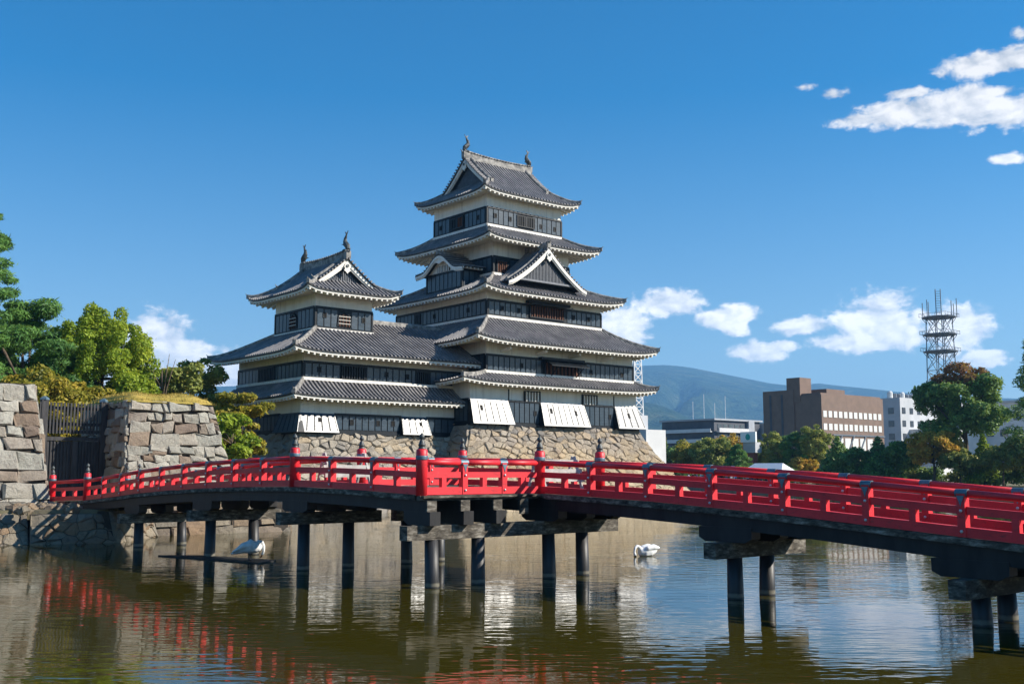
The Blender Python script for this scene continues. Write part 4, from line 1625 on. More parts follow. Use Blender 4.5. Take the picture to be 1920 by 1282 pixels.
def rb(y):
    """height of the underside of the railing along the arched deck"""
    return float(np.interp(y, [k[0] for k in ZK], [k[1] for k in ZK]))


XF, XB, XF2, XB2 = 16.70, 19.18, 20.93, 23.41     # railing lines of the two offset arms
Y0, Y1 = 23.55, 30.50                              # the jog
br = thing('footbridge', 'vermilion railed wooden footbridge zigzagging on black piles across the moat', 'bridge', (20.0, 27.0, 0))

U_POST = unit_box('red_paint', 'post')
mb = MB()
mb.lathe((0, 0, 0), [(.12, 0), (.125, .03), (.105, .05), (.105, .12), (.12, .13), (.12, .16), (.095, .18), (.085, .25), (.055, .30), (.045, .33), (.075, .36), (.088, .41), (.075, .46), (.03, .52), (.008, .55)], 16)
ME_FIN = mb.mesh('finial', 'bronze_dark', smooth=True)
mb = MB()
mb.lathe((0, 0, 0), [(.155, 0), (.155, 1.0), (.15, 1.21), (.12, 1.235)], 20)
ME_RPOST = mb.mesh('round_post', 'red_paint', smooth=True)
mb = MB()
mb.lathe((0, 0, 0), [(.162, 0), (.165, .02), (.165, .09), (.162, .11)], 20)
ME_BAND = mb.mesh('post_band', 'collar_metal', smooth=True)
mb = MB()
mb.lathe((0, 0, 0), [(.034, 0), (.034, .012), (.028, .024), (.015, .033), (.003, .036)], 10)
ME_BOLT = mb.mesh('bolt', 'bolt_metal', smooth=True)


def round_post(x, y, zr_):
    p = inst('round_post', ME_RPOST, br, (x, y, zr_ - 0.02))
    inst('finial', ME_FIN, p, (x, y, zr_ + 1.21), (.86, .86, .82))
    inst('post_band', ME_BAND, p, (x, y, zr_ + 0.93))
    return p


def rail_run(pts, rnd_ends, bolts_dir):
    """railing through nodes (x,y); posts, collars, handrail, middle and bottom rail, struts - every piece by itself"""
    P = [Vector((x, y, rb(y))) for x, y in pts]
    for i, p in enumerate(P):
        nx = (P[min(i + 1, len(P) - 1)] - P[max(i - 1, 0)])
        nx.z = 0
        ang = math.atan2(nx.y, nx.x)
        d = nx.normalized()
        if i in rnd_ends:
            continue
        post = inst('post', U_POST, br, p + Vector((0, 0, .43)), (.17, .19, .86), (0, 0, ang))
        m = MB()
        a, b = p - d * .13 + Vector((0, 0, .87)), p + d * .13 + Vector((0, 0, .87))
        m.tube([a, b], .087, 14)
        sn = Vector((-d.y, d.x, 0))
        for sg in (-1, 1):
            q = p + sn * sg * .094
            m.prism([tuple(q + d * u + Vector((0, 0, z))) for u, z in ((-.085, .82), (.085, .82), (.03, .70), (0, .60), (-.03, .70))], tuple(sn * sg * .012))
        m.build('collar', 'collar_metal', post) if False else link_part(m, 'collar', 'collar_metal', br)
        for sg in (-1, 1):
            for z in (.11, .52):
                inst('bolt', ME_BOLT, br, p + sn * sg * .098 + Vector((0, 0, z)), (1, 1, 1), (R(90) * 1, 0, math.atan2(sn.y * sg, sn.x * sg) + R(90)))
    for i in range(len(P) - 1):
        a, b = P[i], P[i + 1]
        d = (b - a).normalized()
        for nm, z, kind in (('handrail', .868, 0), ('middle_rail', .53, 1), ('bottom_rail', .10, 2)):
            m = MB()
            up = Vector((0, 0, z))
            if kind == 0:
                m.tube([a + up, b + up], .079, 14)
                link_part(m, nm, 'red_paint', br, True)
            else:
                e0 = .07
                m.beam(a + up + d * e0, b + up - d * e0, .10 if kind == 1 else .16, .16 if kind == 1 else .20)
                link_part(m, nm, 'red_paint', br)
        L = (b - a).length
        n = 1 if L < 2.9 else 2
        for k in range(n):
            c = a + (b - a) * (k + 1) / (n + 1)
            inst('strut', U_POST, br, c + Vector((0, 0, .325)), (.15, .14, .26), (0, 0, math.atan2(d.y, d.x)))


def link_part(m, name, mat, parent, smooth=False):
    o = org(parent)
    me = m.mesh(name, mat, o, False)
    import bmesh
    bm_ = bmesh.new()
    bm_.from_mesh(me)
    bmesh.ops.recalc_face_normals(bm_, faces=bm_.faces)
    for f in bm_.faces:
        f.smooth = smooth and len(f.verts) == 4
    bm_.to_mesh(me)
    bm_.free()
    return link(bpy.data.objects.new(name, me), parent)


def nodes_y(x, ya, yb, step):
    n = max(1, round(abs(yb - ya) / step))
    return [(x, ya + (yb - ya) * i / n) for i in range(n + 1)]


def nodes_x(y, xa, xb, n):
    return [(xa + (xb - xa) * i / n, y) for i in range(n + 1)]


fr_left = nodes_y(XF, Y0, Y1, 2.3)
rail_run(fr_left, {0, len(fr_left) - 1}, 0)
fl2 = nodes_y(XF, Y1, 49.6, 2.13)
rail_run(fl2, {0, len(fl2) - 1}, 0)
rail_run([(XF, 49.6), (16.32, 53.3)], {0, 1}, 0)
rail_run(nodes_x(Y0, XF, XF2, 3), {0, 3}, 0)
rf_ = nodes_y(XF2, Y0, 2.2, 2.12)
rail_run(rf_, {0, len(rf_) - 1}, 0)
bl = nodes_y(XB, Y1, 49.9, 2.13)
rail_run(bl, {0, len(bl) - 1}, 0)
rail_run([(XB, 49.9), (19.85, 53.2)], {0, 1}, 0)
rail_run(nodes_x(Y1, XB, XB2, 3), {0, 3}, 0)
bj = nodes_y(XB2, Y1, Y0, 2.3)
rail_run(bj, {0, len(bj) - 1}, 0)
bb = nodes_y(XB2, Y0, 2.2, 2.12)
rail_run(bb, {0, len(bb) - 1}, 0)
for x, y in ((XF, Y0), (XF, Y1), (XF, 49.6), (16.32, 53.3), (XF2, Y0), (XF2, 2.2), (XB, Y1), (XB2, Y1), (XB2, Y0), (XB2, 2.2), (XB, 49.9), (19.85, 53.2)):
    round_post(x, y, rb(y))

# deck planks, each by itself
U_PLANK = unit_box('weathered_wood', 'plank')
y = 1.1
while y < 53.6:
    if y < Y0 - .2:
        x0, x1 = XF2 - .1, XB2 + .1
    elif y < Y1 + .2:
        x0, x1 = XF - .1, XB2 + .1
    else:
        x0, x1 = XF - .1, XB + .1
    sl_ = math.atan2(rb(y + .2) - rb(y - .2), .4)
    inst('plank', U_PLANK, br, ((x0 + x1) / 2, y, rb(y) - .045), (x1 - x0, .275, .06), (sl_, 0, 0))
    y += .29


def edge_run(pts, mat, w, h, dz, name):
    for (xa, ya), (xb, yb) in zip(pts[:-1], pts[1:]):
        m = MB()
        m.beam((xa, ya, rb(ya) + dz), (xb, yb, rb(yb) + dz), w, h)
        link_part(m, name, mat, br)


seg = lambda x, ya, yb: nodes_y(x, ya, yb, 3.4)
for pts in (seg(XF - .02, Y0 + .02, 53.2), seg(XB + .02, Y1, 53.2), seg(XF2 - .02, 1.2, Y0 - .14), seg(XB2 + .02, 1.2, Y1 - .14), nodes_x(Y0 - .02, XF - .14, XF2 + .1, 1), nodes_x(Y1 + .02, XB + .14, XB2 + .12, 1)):
    edge_run(pts, 'weathered_wood', .24, .13, -.085, 'edge_beam')
for x in (XF + .12, (XF + XB) / 2, XB - .1):
    edge_run(seg(x, Y0 - .28, 53.0), 'black_timber', .30, .32, -.31, 'girder')
for x in (XF2 + .12, (XF2 + XB2) / 2, XB2 - .1):
    edge_run(seg(x, 1.0, Y1 + .25), 'black_timber', .30, .32, -.31, 'girder')
edge_run([(20.05, Y0 - .28), (20.05, Y1 + .28)], 'black_timber', .30, .32, -.31, 'girder')
U_STUB = unit_box('weathered_wood', 'girder_end')
for x in (XF + .12, (XF + XB) / 2, XB - .1, 20.05):
    inst('girder_end', U_STUB, br, (x, Y0 - .30, rb(Y0) - .36), (.31, .05, .42))

mb = MB()
mb.lathe((0, 0, 0), [(.20, -1.6), (.20, -.02), (.205, .0), (.195, .1), (.19, 1.0)], 16)
U_PILE = None


def pile(x, y, ztop):
    m = MB()
    lean = RNG.uniform(-.012, .012)
    m.tube([(x, y, -1.6), (x + lean, y, .1), (x + lean * 4, y, ztop)], [.205, .20, .185], 16)
    link_part(m, 'pile', 'pile_wood', br, True)


def bent(y, xs, x0, x1):
    zt_ = rb(y) - .80
    m = MB()
    m.beam((x0, y, zt_ - .19), (x1, y, zt_ - .19), .36, .38)
    cap = link_part(m, 'pile_cap', 'weathered_wood', br)
    for x in xs:
        pile(x, y, zt_ - .38)
    return zt_


for y, xs, x0, x1 in ((44.0, (17.0, 18.85), 16.15, 19.75), (37.2, (17.0, 18.75), 16.15, 19.75), (30.35, (17.0, 18.65), 16.1, 19.8), (30.35, (20.95, 22.3), 20.4, 23.9),
                      (23.5, (17.05, 18.6, 21.25, 22.6), 16.1, 23.95), (16.75, (21.25, 22.5), 20.3, 23.95), (10.65, (21.32, 22.42), 20.35, 23.95), (3.6, (21.25, 22.95), 20.3, 23.95)):
    zt_ = bent(y, xs, x0, x1)
    lines = [x for x in (XF + .12, (XF + XB) / 2, XB - .1, XF2 + .12, (XF2 + XB2) / 2, XB2 - .1) if x0 < x < x1]
    if y > Y1 + .5:
        lines = [x for x in lines if x < 20]
    if y < Y0 - .5:
        lines = [x for x in lines if x > 20]
    for x in lines:
        m = MB()
        L = .80
        z1, z0 = rb(y) - .44, zt_
        pts = [(x - .17, y - L, z1), (x - .17, y + L, z1), (x - .17, y + L, z0 + .10), (x - .17, y + L - .2, z0), (x - .17, y - L + .2, z0), (x - .17, y - L, z0 + .10)]
        if abs(y - Y0) < .5 and x < 20:
            pts = [(q[0], max(q[1], y - .42), q[2]) for q in pts]
        m.prism(pts, (.34, 0, 0))
        link_part(m, 'corbel', 'black_timber', br)


def barricade(label, x0, x1, y):
    z = rb(y)
    t = thing('barricade', label, 'barricade', ((x0 + x1) / 2, y, z), 'trestles closing the bridge')
    for x in (x0, x1):
        for s in (-1, 1):
            m = MB()
            m.beam((x, y + s * .42, z - .01), (x, y + s * .03, z + 1.06), .09, .05, up=(1, 0, 0))
            link_part(m, 'leg', 'pale_wood', t)
        m = MB()
        m.beam((x, y - .25, z + .42), (x, y + .25, z + .42), .05, .07)
        link_part(m, 'brace', 'pale_wood', t)
    for zz in (.36, .62, .9):
        m = MB()
        m.beam((x0 - .15, y - .45 * (1 - zz) - .04, z + zz), (x1 + .15, y - .45 * (1 - zz) - .04, z + zz), .03, .12)
        link_part(m, 'rail_board', 'pale_wood', t)


simple('pale_wood', (0.50, 0.49, 0.46), (0.36, 0.34, 0.31), 4, 0.8, 0.2, 12, 0.3, 0.02)
barricade('grey wooden trestle barricade closing the bridge arm nearer the stone gate', 17.25, 18.7, 29.6)
barricade('grey wooden trestle barricade closing the bridge arm in front of the keep base', 21.4, 22.9, 24.2)

# ------------------------------------------------------------------ landing, gate, stone walls
mb = MB()
mb.box(12.0, 53.25, GZ - .3, 27.3, 75, 1.66)
tag(mb.build('path', 'earth'), kind='structure')


def wall_mass(name, label, x0, y0, x1, y1, z0, z1, bat, mat, cells_s, cells_w, seed, batr=None, proud=.10):
    """battered masonry block with separately laid stones on its front and left or right flank"""
    batr = bat if batr is None else batr
    t = thing(name, label, 'stone wall', ((x0 + x1) / 2, (y0 + y1) / 2, z0))
    rnd = random.Random(seed)
    H = z1 - z0
    o = lambda z: bat * (1 - (z - z0) / H)
    orr = lambda z: batr * (1 - (z - z0) / H)
    core = MB()
    rows = []
    for z in (z0, z1):
        k, kr = o(z) - .06, orr(z) - .06
        rows.append([(x0 - k, y0 - k, z), (x1 + kr, y0 - k, z), (x1 + kr, y1, z), (x0 - k, y1, z), (x0 - k, y0 - k, z)])
    core.quad_grid(rows)
    core.poly(rows[1][:4])
    c = core.build('core', 'joint_dark', t)

    def FS(s, tt, out):
        z = z0 + tt
        S = x1 - x0
        a, b = x0 - o(z), x1 + orr(z)
        return Vector((a + (b - a) * s / S, y0 - o(z) - out, z))
    stones(c, cells_s(x1 - x0, H, rnd), FS, mat, rnd, proud=proud)

    def FW(s, tt, out):
        z = z0 + tt
        L = y1 - y0
        a = y0 - o(z)
        return Vector((x0 - o(z) - out, a + (y1 - a) * (1 - s / L), z))

    def FE(s, tt, out):
        z = z0 + tt
        L = y1 - y0
        a = y0 - o(z)
        return Vector((x1 + orr(z) + out, a + (y1 - a) * (s / L), z))
    if 'W' in cells_w:
        stones(c, cells_w['W'](y1 - y0, H, rnd), FW, mat, rnd, proud=proud)
    if 'E' in cells_w:
        stones(c, cells_w['E'](y1 - y0, H, rnd), FE, mat, rnd, proud=proud)
    return t


big = lambda S, H, r: coursed_cells(S, H, (.52, .66, .8, .92), .65, 1.5, r, .10)
rough = lambda S, H, r: rubble_cells(S, H, r)
lw = wall_mass('stone_wall', 'pale squared stone wall beside the bridge end, cut by the picture edge', 6.0, 53.9, 15.45, 61, 1.0, 7.25, .85, 'stone_gate', big, {'E': big}, 5)
mass = wall_mass('stone_wall', 'sloping stone bastion topped with dry grass beside the dark gate', 20.85, 56.1, 25.5, 63, 1.6, 6.85, .12, 'stone_gate', rough, {'W': rough}, 6, batr=1.75)


def grass_cap(parent, x0, y0, x1, y1, z, h):
    mb = MB()
    n = 14
    rows = []
    for j in range(n + 1):
        row = []
        for i in range(n + 1):
            u, w = i / n, j / n
            e = min(u, 1 - u, w, 1 - w) * 5
            hh = h * min(1, e) ** .6 * (.7 + .3 * math.sin(u * 3 + w * 2) + .2 * math.sin(u * 9 + 1))
            row.append((x0 + (x1 - x0) * u, y0 + (y1 - y0) * w, z + hh))
        rows.append(row)
    mb.quad_grid(rows)
    mo = mb.build('grass_mound', 'dry_grass', parent, smooth=True, fix=False)
    rnd = random.Random(3)
    bl_ = MB()
    for k in range(5200):
        i, j = rnd.random() * n, rnd.random() * n
        p = rows[min(int(j), n)][min(int(i), n)]
        q = rows[min(int(j) + 1, n)][min(int(i) + 1, n)]
        x, y_ = p[0] + (q[0] - p[0]) * (i % 1), p[1] + (q[1] - p[1]) * (j % 1)
        z_ = p[2] + (q[2] - p[2]) * .5
        a = rnd.random() * 6.28
        l = rnd.uniform(.06, .16)
        dx, dy = math.cos(a) * .012, math.sin(a) * .012
        bl_.poly([(x - dx, y_ - dy, z_ - .02), (x + dx, y_ + dy, z_ - .02), (x + rnd.uniform(-.06, .06), y_ + rnd.uniform(-.06, .06), z_ + l)])
    tag(bl_.build('grass', 'dry_grass', mo, fix=False), kind='stuff')


grass_cap(mass, 20.75, 55.95, 25.75, 63, 6.75, .62)

# gate between the two walls
gate = thing('timber_gate', 'dark slatted timber gate between the two stone walls', 'gate', (19.1, 59, 1.66))
U_GS = unit_box('gate_wood', 'slat')
for x in (17.45, 20.55):
    p = inst('gate_post', U_GS, gate, (x, 59, 4.25), (.34, .34, 5.2))
    m = MB()
    m.lathe((x, 59, 6.85), [(.26, 0), (.22, .1), (.05, .2)], 4)
    link_part(m, 'post_cap', 'collar_metal', gate)
for z in (5.2, 5.6, 6.45):
    m = MB()
    m.box(16.2, 58.93, z - .08, 21.1, 59.07, z + .08)
    link_part(m, 'cross_rail', 'gate_wood', gate)
for i in range(27):
    x = 16.35 + i * .175
    if abs(x - 17.45) < .2 or abs(x - 20.55) < .2:
        continue
    inst('slat', U_GS, gate, (x, 58.88, 5.9), (.085, .05, 1.65))
m = MB()
m.box(17.3, 58.9, 4.72, 20.7, 59.1, 4.92)
link_part(m, 'lintel', 'gate_wood', gate)
for k, (a, b) in enumerate(((17.62, 19.0), (19.12, 20.4))):
    m = MB()
    m.box(a, 59.0, 1.70, b, 59.06, 4.7)
    leaf = link_part(m, 'door', 'gate_wood', gate)
    for i in range(8):
        x = a + (b - a) * (i + .5) / 8
        inst('slat', U_GS, leaf, (x, 58.97, 3.2), (.075, .06, 2.95))
inst('door_stile', U_GS, gate, (19.06, 58.9, 3.2), (.28, .14, 3.0))

# embankment walls at the water
bank = thing('retaining_wall', 'stone retaining wall along the water under the bridge end', 'stone wall', (20, 52, 0))
cells = lambda S, H, r: coursed_cells(S, H, (.5, .65, .8), .7, 1.7, r, .09)
rnd = random.Random(17)


def bank_face(P, Q, z0, z1, bat, cells):
    """stones on a straight bank between plan points, leaning back by bat"""
    P, Q = Vector((*P, 0)), Vector((*Q, 0))
    d = (Q - P)
    L = d.length
    d.normalize()
    nrm = Vector((d.y, -d.x, 0))
    core = MB()
    a, b = P - nrm * .06, Q - nrm * .06
    back = -nrm * (bat + .5)
    core.hexa([tuple(a + Vector((0, 0, z0))), tuple(b + Vector((0, 0, z0))), tuple(b + back + Vector((0, 0, z0))), tuple(a + back + Vector((0, 0, z0))),
               tuple(a - nrm * bat + Vector((0, 0, z1))), tuple(b - nrm * bat + Vector((0, 0, z1))), tuple(b + back + Vector((0, 0, z1))), tuple(a + back + Vector((0, 0, z1)))])
    c = link_part(core, 'core', 'joint_dark', bank)

    def F(s, t, out):
        return P + d * s + nrm * (out - bat * t / (z1 - z0)) + Vector((0, 0, z0 + t))
    stones(c, cells(L, z1 - z0, rnd), F, 'stone_bank', rnd, proud=.11)


rub = lambda S, H, r: voronoi_cells(S, H, .62, .42, r)
bank_face((8, 49.0), (13.9, 48.0), -.3, 1.75, 2.2, rub)
bank_face((13.9, 48.0), (17.3, 47.2), -.3, 1.25, .55, rub)
bank_face((17.3, 47.2), (20.4, 50.4), -.3, 1.35, .4, rub)
bank_face((20.4, 50.9), (27.6, 50.6), -.3, 1.5, .4, cells)
bank_face((27.6, 50.6), (27.9, 62), -.3, 1.5, .4, cells)
mb = MB()
mb.prism([(6, 51.4, 1.0), (13.9, 49.6, 1.0), (17.1, 47.9, 1.0), (20.3, 51.2, 1.0), (27.3, 51.1, 1.0), (27.3, 54, 1.0), (6, 54, 1.0)], (0, 0, .42))
mb.build('bank_top', 'earth', bank)
rnd = random.Random(4)
for k in range(26):                                   # loose boulders on the landing by the bridge end
    x, y_ = rnd.uniform(13.2, 16.1), rnd.uniform(48.2, 53.0)
    r_ = rnd.uniform(.18, .42)
    m = MB()
    pr_ = [(r_ * .7, -.1), (r_, r_ * .2), (r_ * .85, r_ * .55), (r_ * .35, r_ * .8)]
    m.lathe((x, y_, 1.36), pr_, 7)
    m.v = [(a + rnd.uniform(-.09, .09), b + rnd.uniform(-.09, .09), c + rnd.uniform(-.06, .06)) for a, b, c in m.v]
    link_part(m, 'boulder', 'stone_bank', bank)


# ------------------------------------------------------------------ trees
def leaf_cloud(name, clumps, n, size, mat, seed, parent, origin, droop=0.0, aspect=0.5):
    """crown of separate leaf-sized faces spread through clumps; clumps: (x,y,z,rx,ry,rz)"""
    rg = np.random.default_rng(seed)
    C = np.array(clumps, dtype=float)
    wgt = (C[:, 3] * C[:, 4] * C[:, 5]) ** (2 / 3)
    idx = rg.choice(len(C), size=n, p=wgt / wgt.sum())
    d = rg.normal(size=(n, 3))
    d /= np.linalg.norm(d, axis=1)[:, None]
    d[:, 2] = np.where(rg.random(n) < 0.35, np.abs(d[:, 2]), d[:, 2])
    rr = 0.35 + 0.65 * rg.random(n) ** 0.45
    out = rg.random(n) < 0.06
    rr = np.where(out, rr * rg.uniform(1.05, 1.35, n), rr)
    P = C[idx, :3] + d * C[idx, 3:6] * rr[:, None]
    nm = d * 0.7 + rg.normal(size=(n, 3)) * 0.6
    nm[:, 2] += 0.35
    nm /= np.linalg.norm(nm, axis=1)[:, None]
    t = np.cross(nm, rg.normal(size=(n, 3)))
    t /= np.linalg.norm(t, axis=1)[:, None]
    b = np.cross(nm, t)
    s = size * rg.uniform(0.6, 1.35, n)[:, None]
    t, b = t * s, b * s * aspect
    V = np.stack([P - t, P - b * .9 + t * .1, P + t, P + b * .9 + t * .1], axis=1).reshape(-1, 3) - np.array(origin)[None, :]
    me = bpy.data.meshes.new(name)
    me.vertices.add(4 * n)
    me.vertices.foreach_set('co', V.ravel())
    me.loops.add(4 * n)
    me.loops.foreach_set('vertex_index', np.arange(4 * n, dtype=np.int32))
    me.polygons.add(n)
    me.polygons.foreach_set('loop_start', np.arange(0, 4 * n, 4, dtype=np.int32))
    me.update()
    me.materials.append(MATS[mat])
    return link(bpy.data.objects.new(name, me), parent)


def trunk_mesh(base, top, r, limbs, parent, rnd, lean=0.4):
    base, top = Vector(base), Vector(top)
    mb = MB()
    pts = []
    for i in range(7):
        t = i / 6
        p = base.lerp(top, t) + Vector((rnd.uniform(-1, 1), rnd.uniform(-1, 1), 0)) * lean * (0 if i == 0 else .35)
        pts.append(p)
    mb.tube(pts, [r * (1.25 - t) if t > .05 else r * 1.4 for t in [i / 6 * .95 for i in range(7)]], 8)
    for q in limbs:
        q = Vector(q)
        k = rnd.randint(2, 5)
        a = pts[k]
        m = a.lerp(q, .5) + Vector((rnd.uniform(-.3, .3), rnd.uniform(-.3, .3), (q - a).length * .10))
        mb.tube([a, m, q], [r * .45, r * .3, r * .1], 6)
    return mb.build('trunk', 'bark', parent, smooth=True)


def make_tree(name, label, base, h, rad, style, mat, n, leaf, seed, group=None, cat='tree', top_mat=None):
    rnd = random.Random(seed)
    t = thing(name, label, cat, base, group)
    bx, by, bz = base
    cl = []
    if style == 'broad':
        ch = h * .36
        cz = bz + h - ch
        k = 62
        for i in range(k):
            u, a = rnd.uniform(-1, 1), rnd.uniform(0, 6.283)
            s = math.sqrt(1 - u * u)
            q = rnd.uniform(.55, 1.0)
            w = rnd.uniform(.12, .27) * rad
            cl.append((bx + s * math.cos(a) * (rad - w * .7) * q, by + s * math.sin(a) * (rad - w * .7) * q, cz + u * (ch - w * .5) * q, w, w, w * .8))
    elif style == 'upright':
        ch = h * .40
        cz = bz + h - ch
        for i in range(240):
            u, a = rnd.uniform(-1, 1), rnd.uniform(0, 6.283)
            s = math.sqrt(1 - u * u) ** .7
            w = rnd.uniform(.07, .17) * rad
            q = rnd.uniform(.3, 1.0) ** .6
            cl.append((bx + s * math.cos(a) * (rad - w) * q, by + s * math.sin(a) * (rad - w) * q, cz + u * (ch - w) * rnd.uniform(.75, 1), w, w, w * 1.35))
    elif style == 'flat':                          # spreading tiers
        for i in range(30):
            u = rnd.random()
            a = rnd.uniform(0, 6.283)
            z = bz + h * (.38 + .6 * u)
            rr = rad * (1.0 - .55 * u ** 2.2) * rnd.uniform(.25, 1.0)
            w = rad * rnd.uniform(.20, .32)
            cl.append((bx + math.cos(a) * rr, by + math.sin(a) * rr, z, w, w, w * .42))
    elif style == 'pine':                          # cloud-like pads of needles
        K = int(30 + h * 2.6)
        for i in range(K):
            u = (i + rnd.random()) / K
            a = rnd.uniform(0, 6.283)
            z = bz + h * (.22 + .76 * u)
            rr = rad * (1.08 - .85 * u ** 1.3) * rnd.uniform(.2, 1.0) ** .7
            w = rad * rnd.uniform(.15, .32) * (1.1 - .35 * u)
            cl.append((bx + math.cos(a) * rr, by + math.sin(a) * rr, z + rr * .12, w, w, w * rnd.uniform(.35, .7)))
    elif style == 'conifer':
        for i in range(34):
            u = (i + .5) / 34
            a = i * 2.4
            rr = rad * (1 - u) * .72
            w = rad * (.42 * (1 - u) + .10)
            cl.append((bx + math.cos(a) * rr, by + math.sin(a) * rr, bz + h * (.06 + .92 * u), w, w, w * .7))
    elif style == 'bush':
        for i in range(14):
            a, q = rnd.uniform(0, 6.283), rnd.random() ** .5
            w = rad * rnd.uniform(.3, .5)
            cl.append((bx + math.cos(a) * rad * .65 * q, by + math.sin(a) * rad * .65 * q, bz + h * rnd.uniform(.25, .8), w, w, min(w, h * .3)))
    zt_ = max(c[2] for c in cl)
    limbs = [c[:3] for c in rnd.sample(cl, min(9, len(cl)))]
    if style in ('broad', 'upright', 'flat', 'pine', 'conifer'):
        trunk_mesh((bx, by, bz - .1), (bx + rnd.uniform(-.3, .3), by + rnd.uniform(-.3, .3), bz + h * (.72 if style != 'conifer' else .95)), max(.1, h * .022), limbs, t, rnd, h * .03)
    else:
        m = MB()
        for q in limbs[:6]:
            m.tube([(bx, by, bz - .05), ((bx + q[0]) / 2, (by + q[1]) / 2, (bz + q[2]) / 2 + .1), q], [.05, .035, .015], 5)
        m.build('stem', 'bark', t)
    if top_mat:
        lo = [c for c in cl if c[2] <= bz + h * .83]
        hi = [c for c in cl if c[2] > bz + h * .83]
        f = len(hi) / len(cl)
        leaf_cloud('crown', lo, int(n * (1 - f)), leaf, mat, seed, t, base)
        leaf_cloud('crown_top', hi, int(n * f * .8), leaf, top_mat, seed + 1, t, base)
    else:
        leaf_cloud('crown', cl, n, leaf * (1.25 if style == 'pine' else 1), mat, seed, t, base, aspect=.2 if style == 'pine' else .5)
    return t


def spot(px, dist):
    """plan point at a distance along a bearing"""
    a = px_dir(px, 885)[0]
    b = HEAD - a
    L = dist / math.cos(a)
    return L * math.cos(b), L * math.sin(b)


def far_spot(px, x):
    b = HEAD - px_dir(px, 885)[0]
    return x, x * math.tan(b)


TZ = 1.6
for (nm, lab, px, dist, h, rad, st, mt, n, lf, sd) in (
        ('pine_tree', 'tall dark green pine at the picture edge behind the pale stone wall', -58, 69, 18.6, 3.8, 'pine', 'leaf_pine', 40000, .16, 31),
        ('pine_tree', 'spreading green pine leaning over the gate beside the bright green tree', 28, 72, 13.0, 5.2, 'pine', 'leaf_pine', 60000, .16, 32),
        ('leafy_tree', 'bright yellow-green upright leafy tree behind the timber gate', 176, 76, 13.4, 4.5, 'upright', 'leaf_bright', 80000, .13, 33),
        ('leafy_tree', 'dark green round tree filling in between the pine and the bright tree', 105, 80, 11.0, 3.6, 'broad', 'leaf_pine', 22000, .17, 35),
        ('leafy_tree', 'yellowing low leafy tree just over the timber gate', 62, 67, 8.0, 3.4, 'broad', 'leaf_yellow', 14000, .17, 34),
        ('leafy_tree', 'small yellowing tree between the gate and the grassy bastion', 165, 69, 7.5, 2.6, 'broad', 'leaf_yellow', 10000, .17, 36),
        ('leafy_tree', 'olive-brown leafy tree between the grassy bastion and the turret roof', 348, 84, 10.9, 3.6, 'broad', 'leaf_olive', 14000, .19, 37),
        ('leafy_tree', 'thin olive tree behind the bare trunk above the bastion', 262, 86, 9.9, 2.8, 'flat', 'leaf_olive', 5200, .19, 38),
        ('leafy_tree', 'yellow-green tree at the bastion foot in front of the turret', 452, 68.5, 6.6, 2.3, 'flat', 'leaf_yellow', 7500, .16, 39),
        ('leafy_tree', 'green tree with reddish tips reaching toward the turret base', 425, 66, 5.3, 2.0, 'broad', 'leaf_bright', 6000, .16, 40)):
    x, y = spot(px, dist)
    make_tree(nm, lab, (x, y, TZ), h, rad, st, mt, n, lf, sd, 'trees behind the gate walls')
# the bare trunk
x, y = spot(293, 80)
t = thing('bare_tree', 'bare forked trunk standing among the trees above the bastion', 'tree', (x, y, TZ), 'trees behind the gate walls')
trunk_mesh((x, y, TZ - .1), (x + .1, y, TZ + 9.2), .17, [(x - .7, y + .5, TZ + 10.6), (x + .9, y - .6, TZ + 9.9), (x - .4, y + .3, TZ + 9.3), (x + .5, y - .4, TZ + 10.3)], t, random.Random(5), .3)

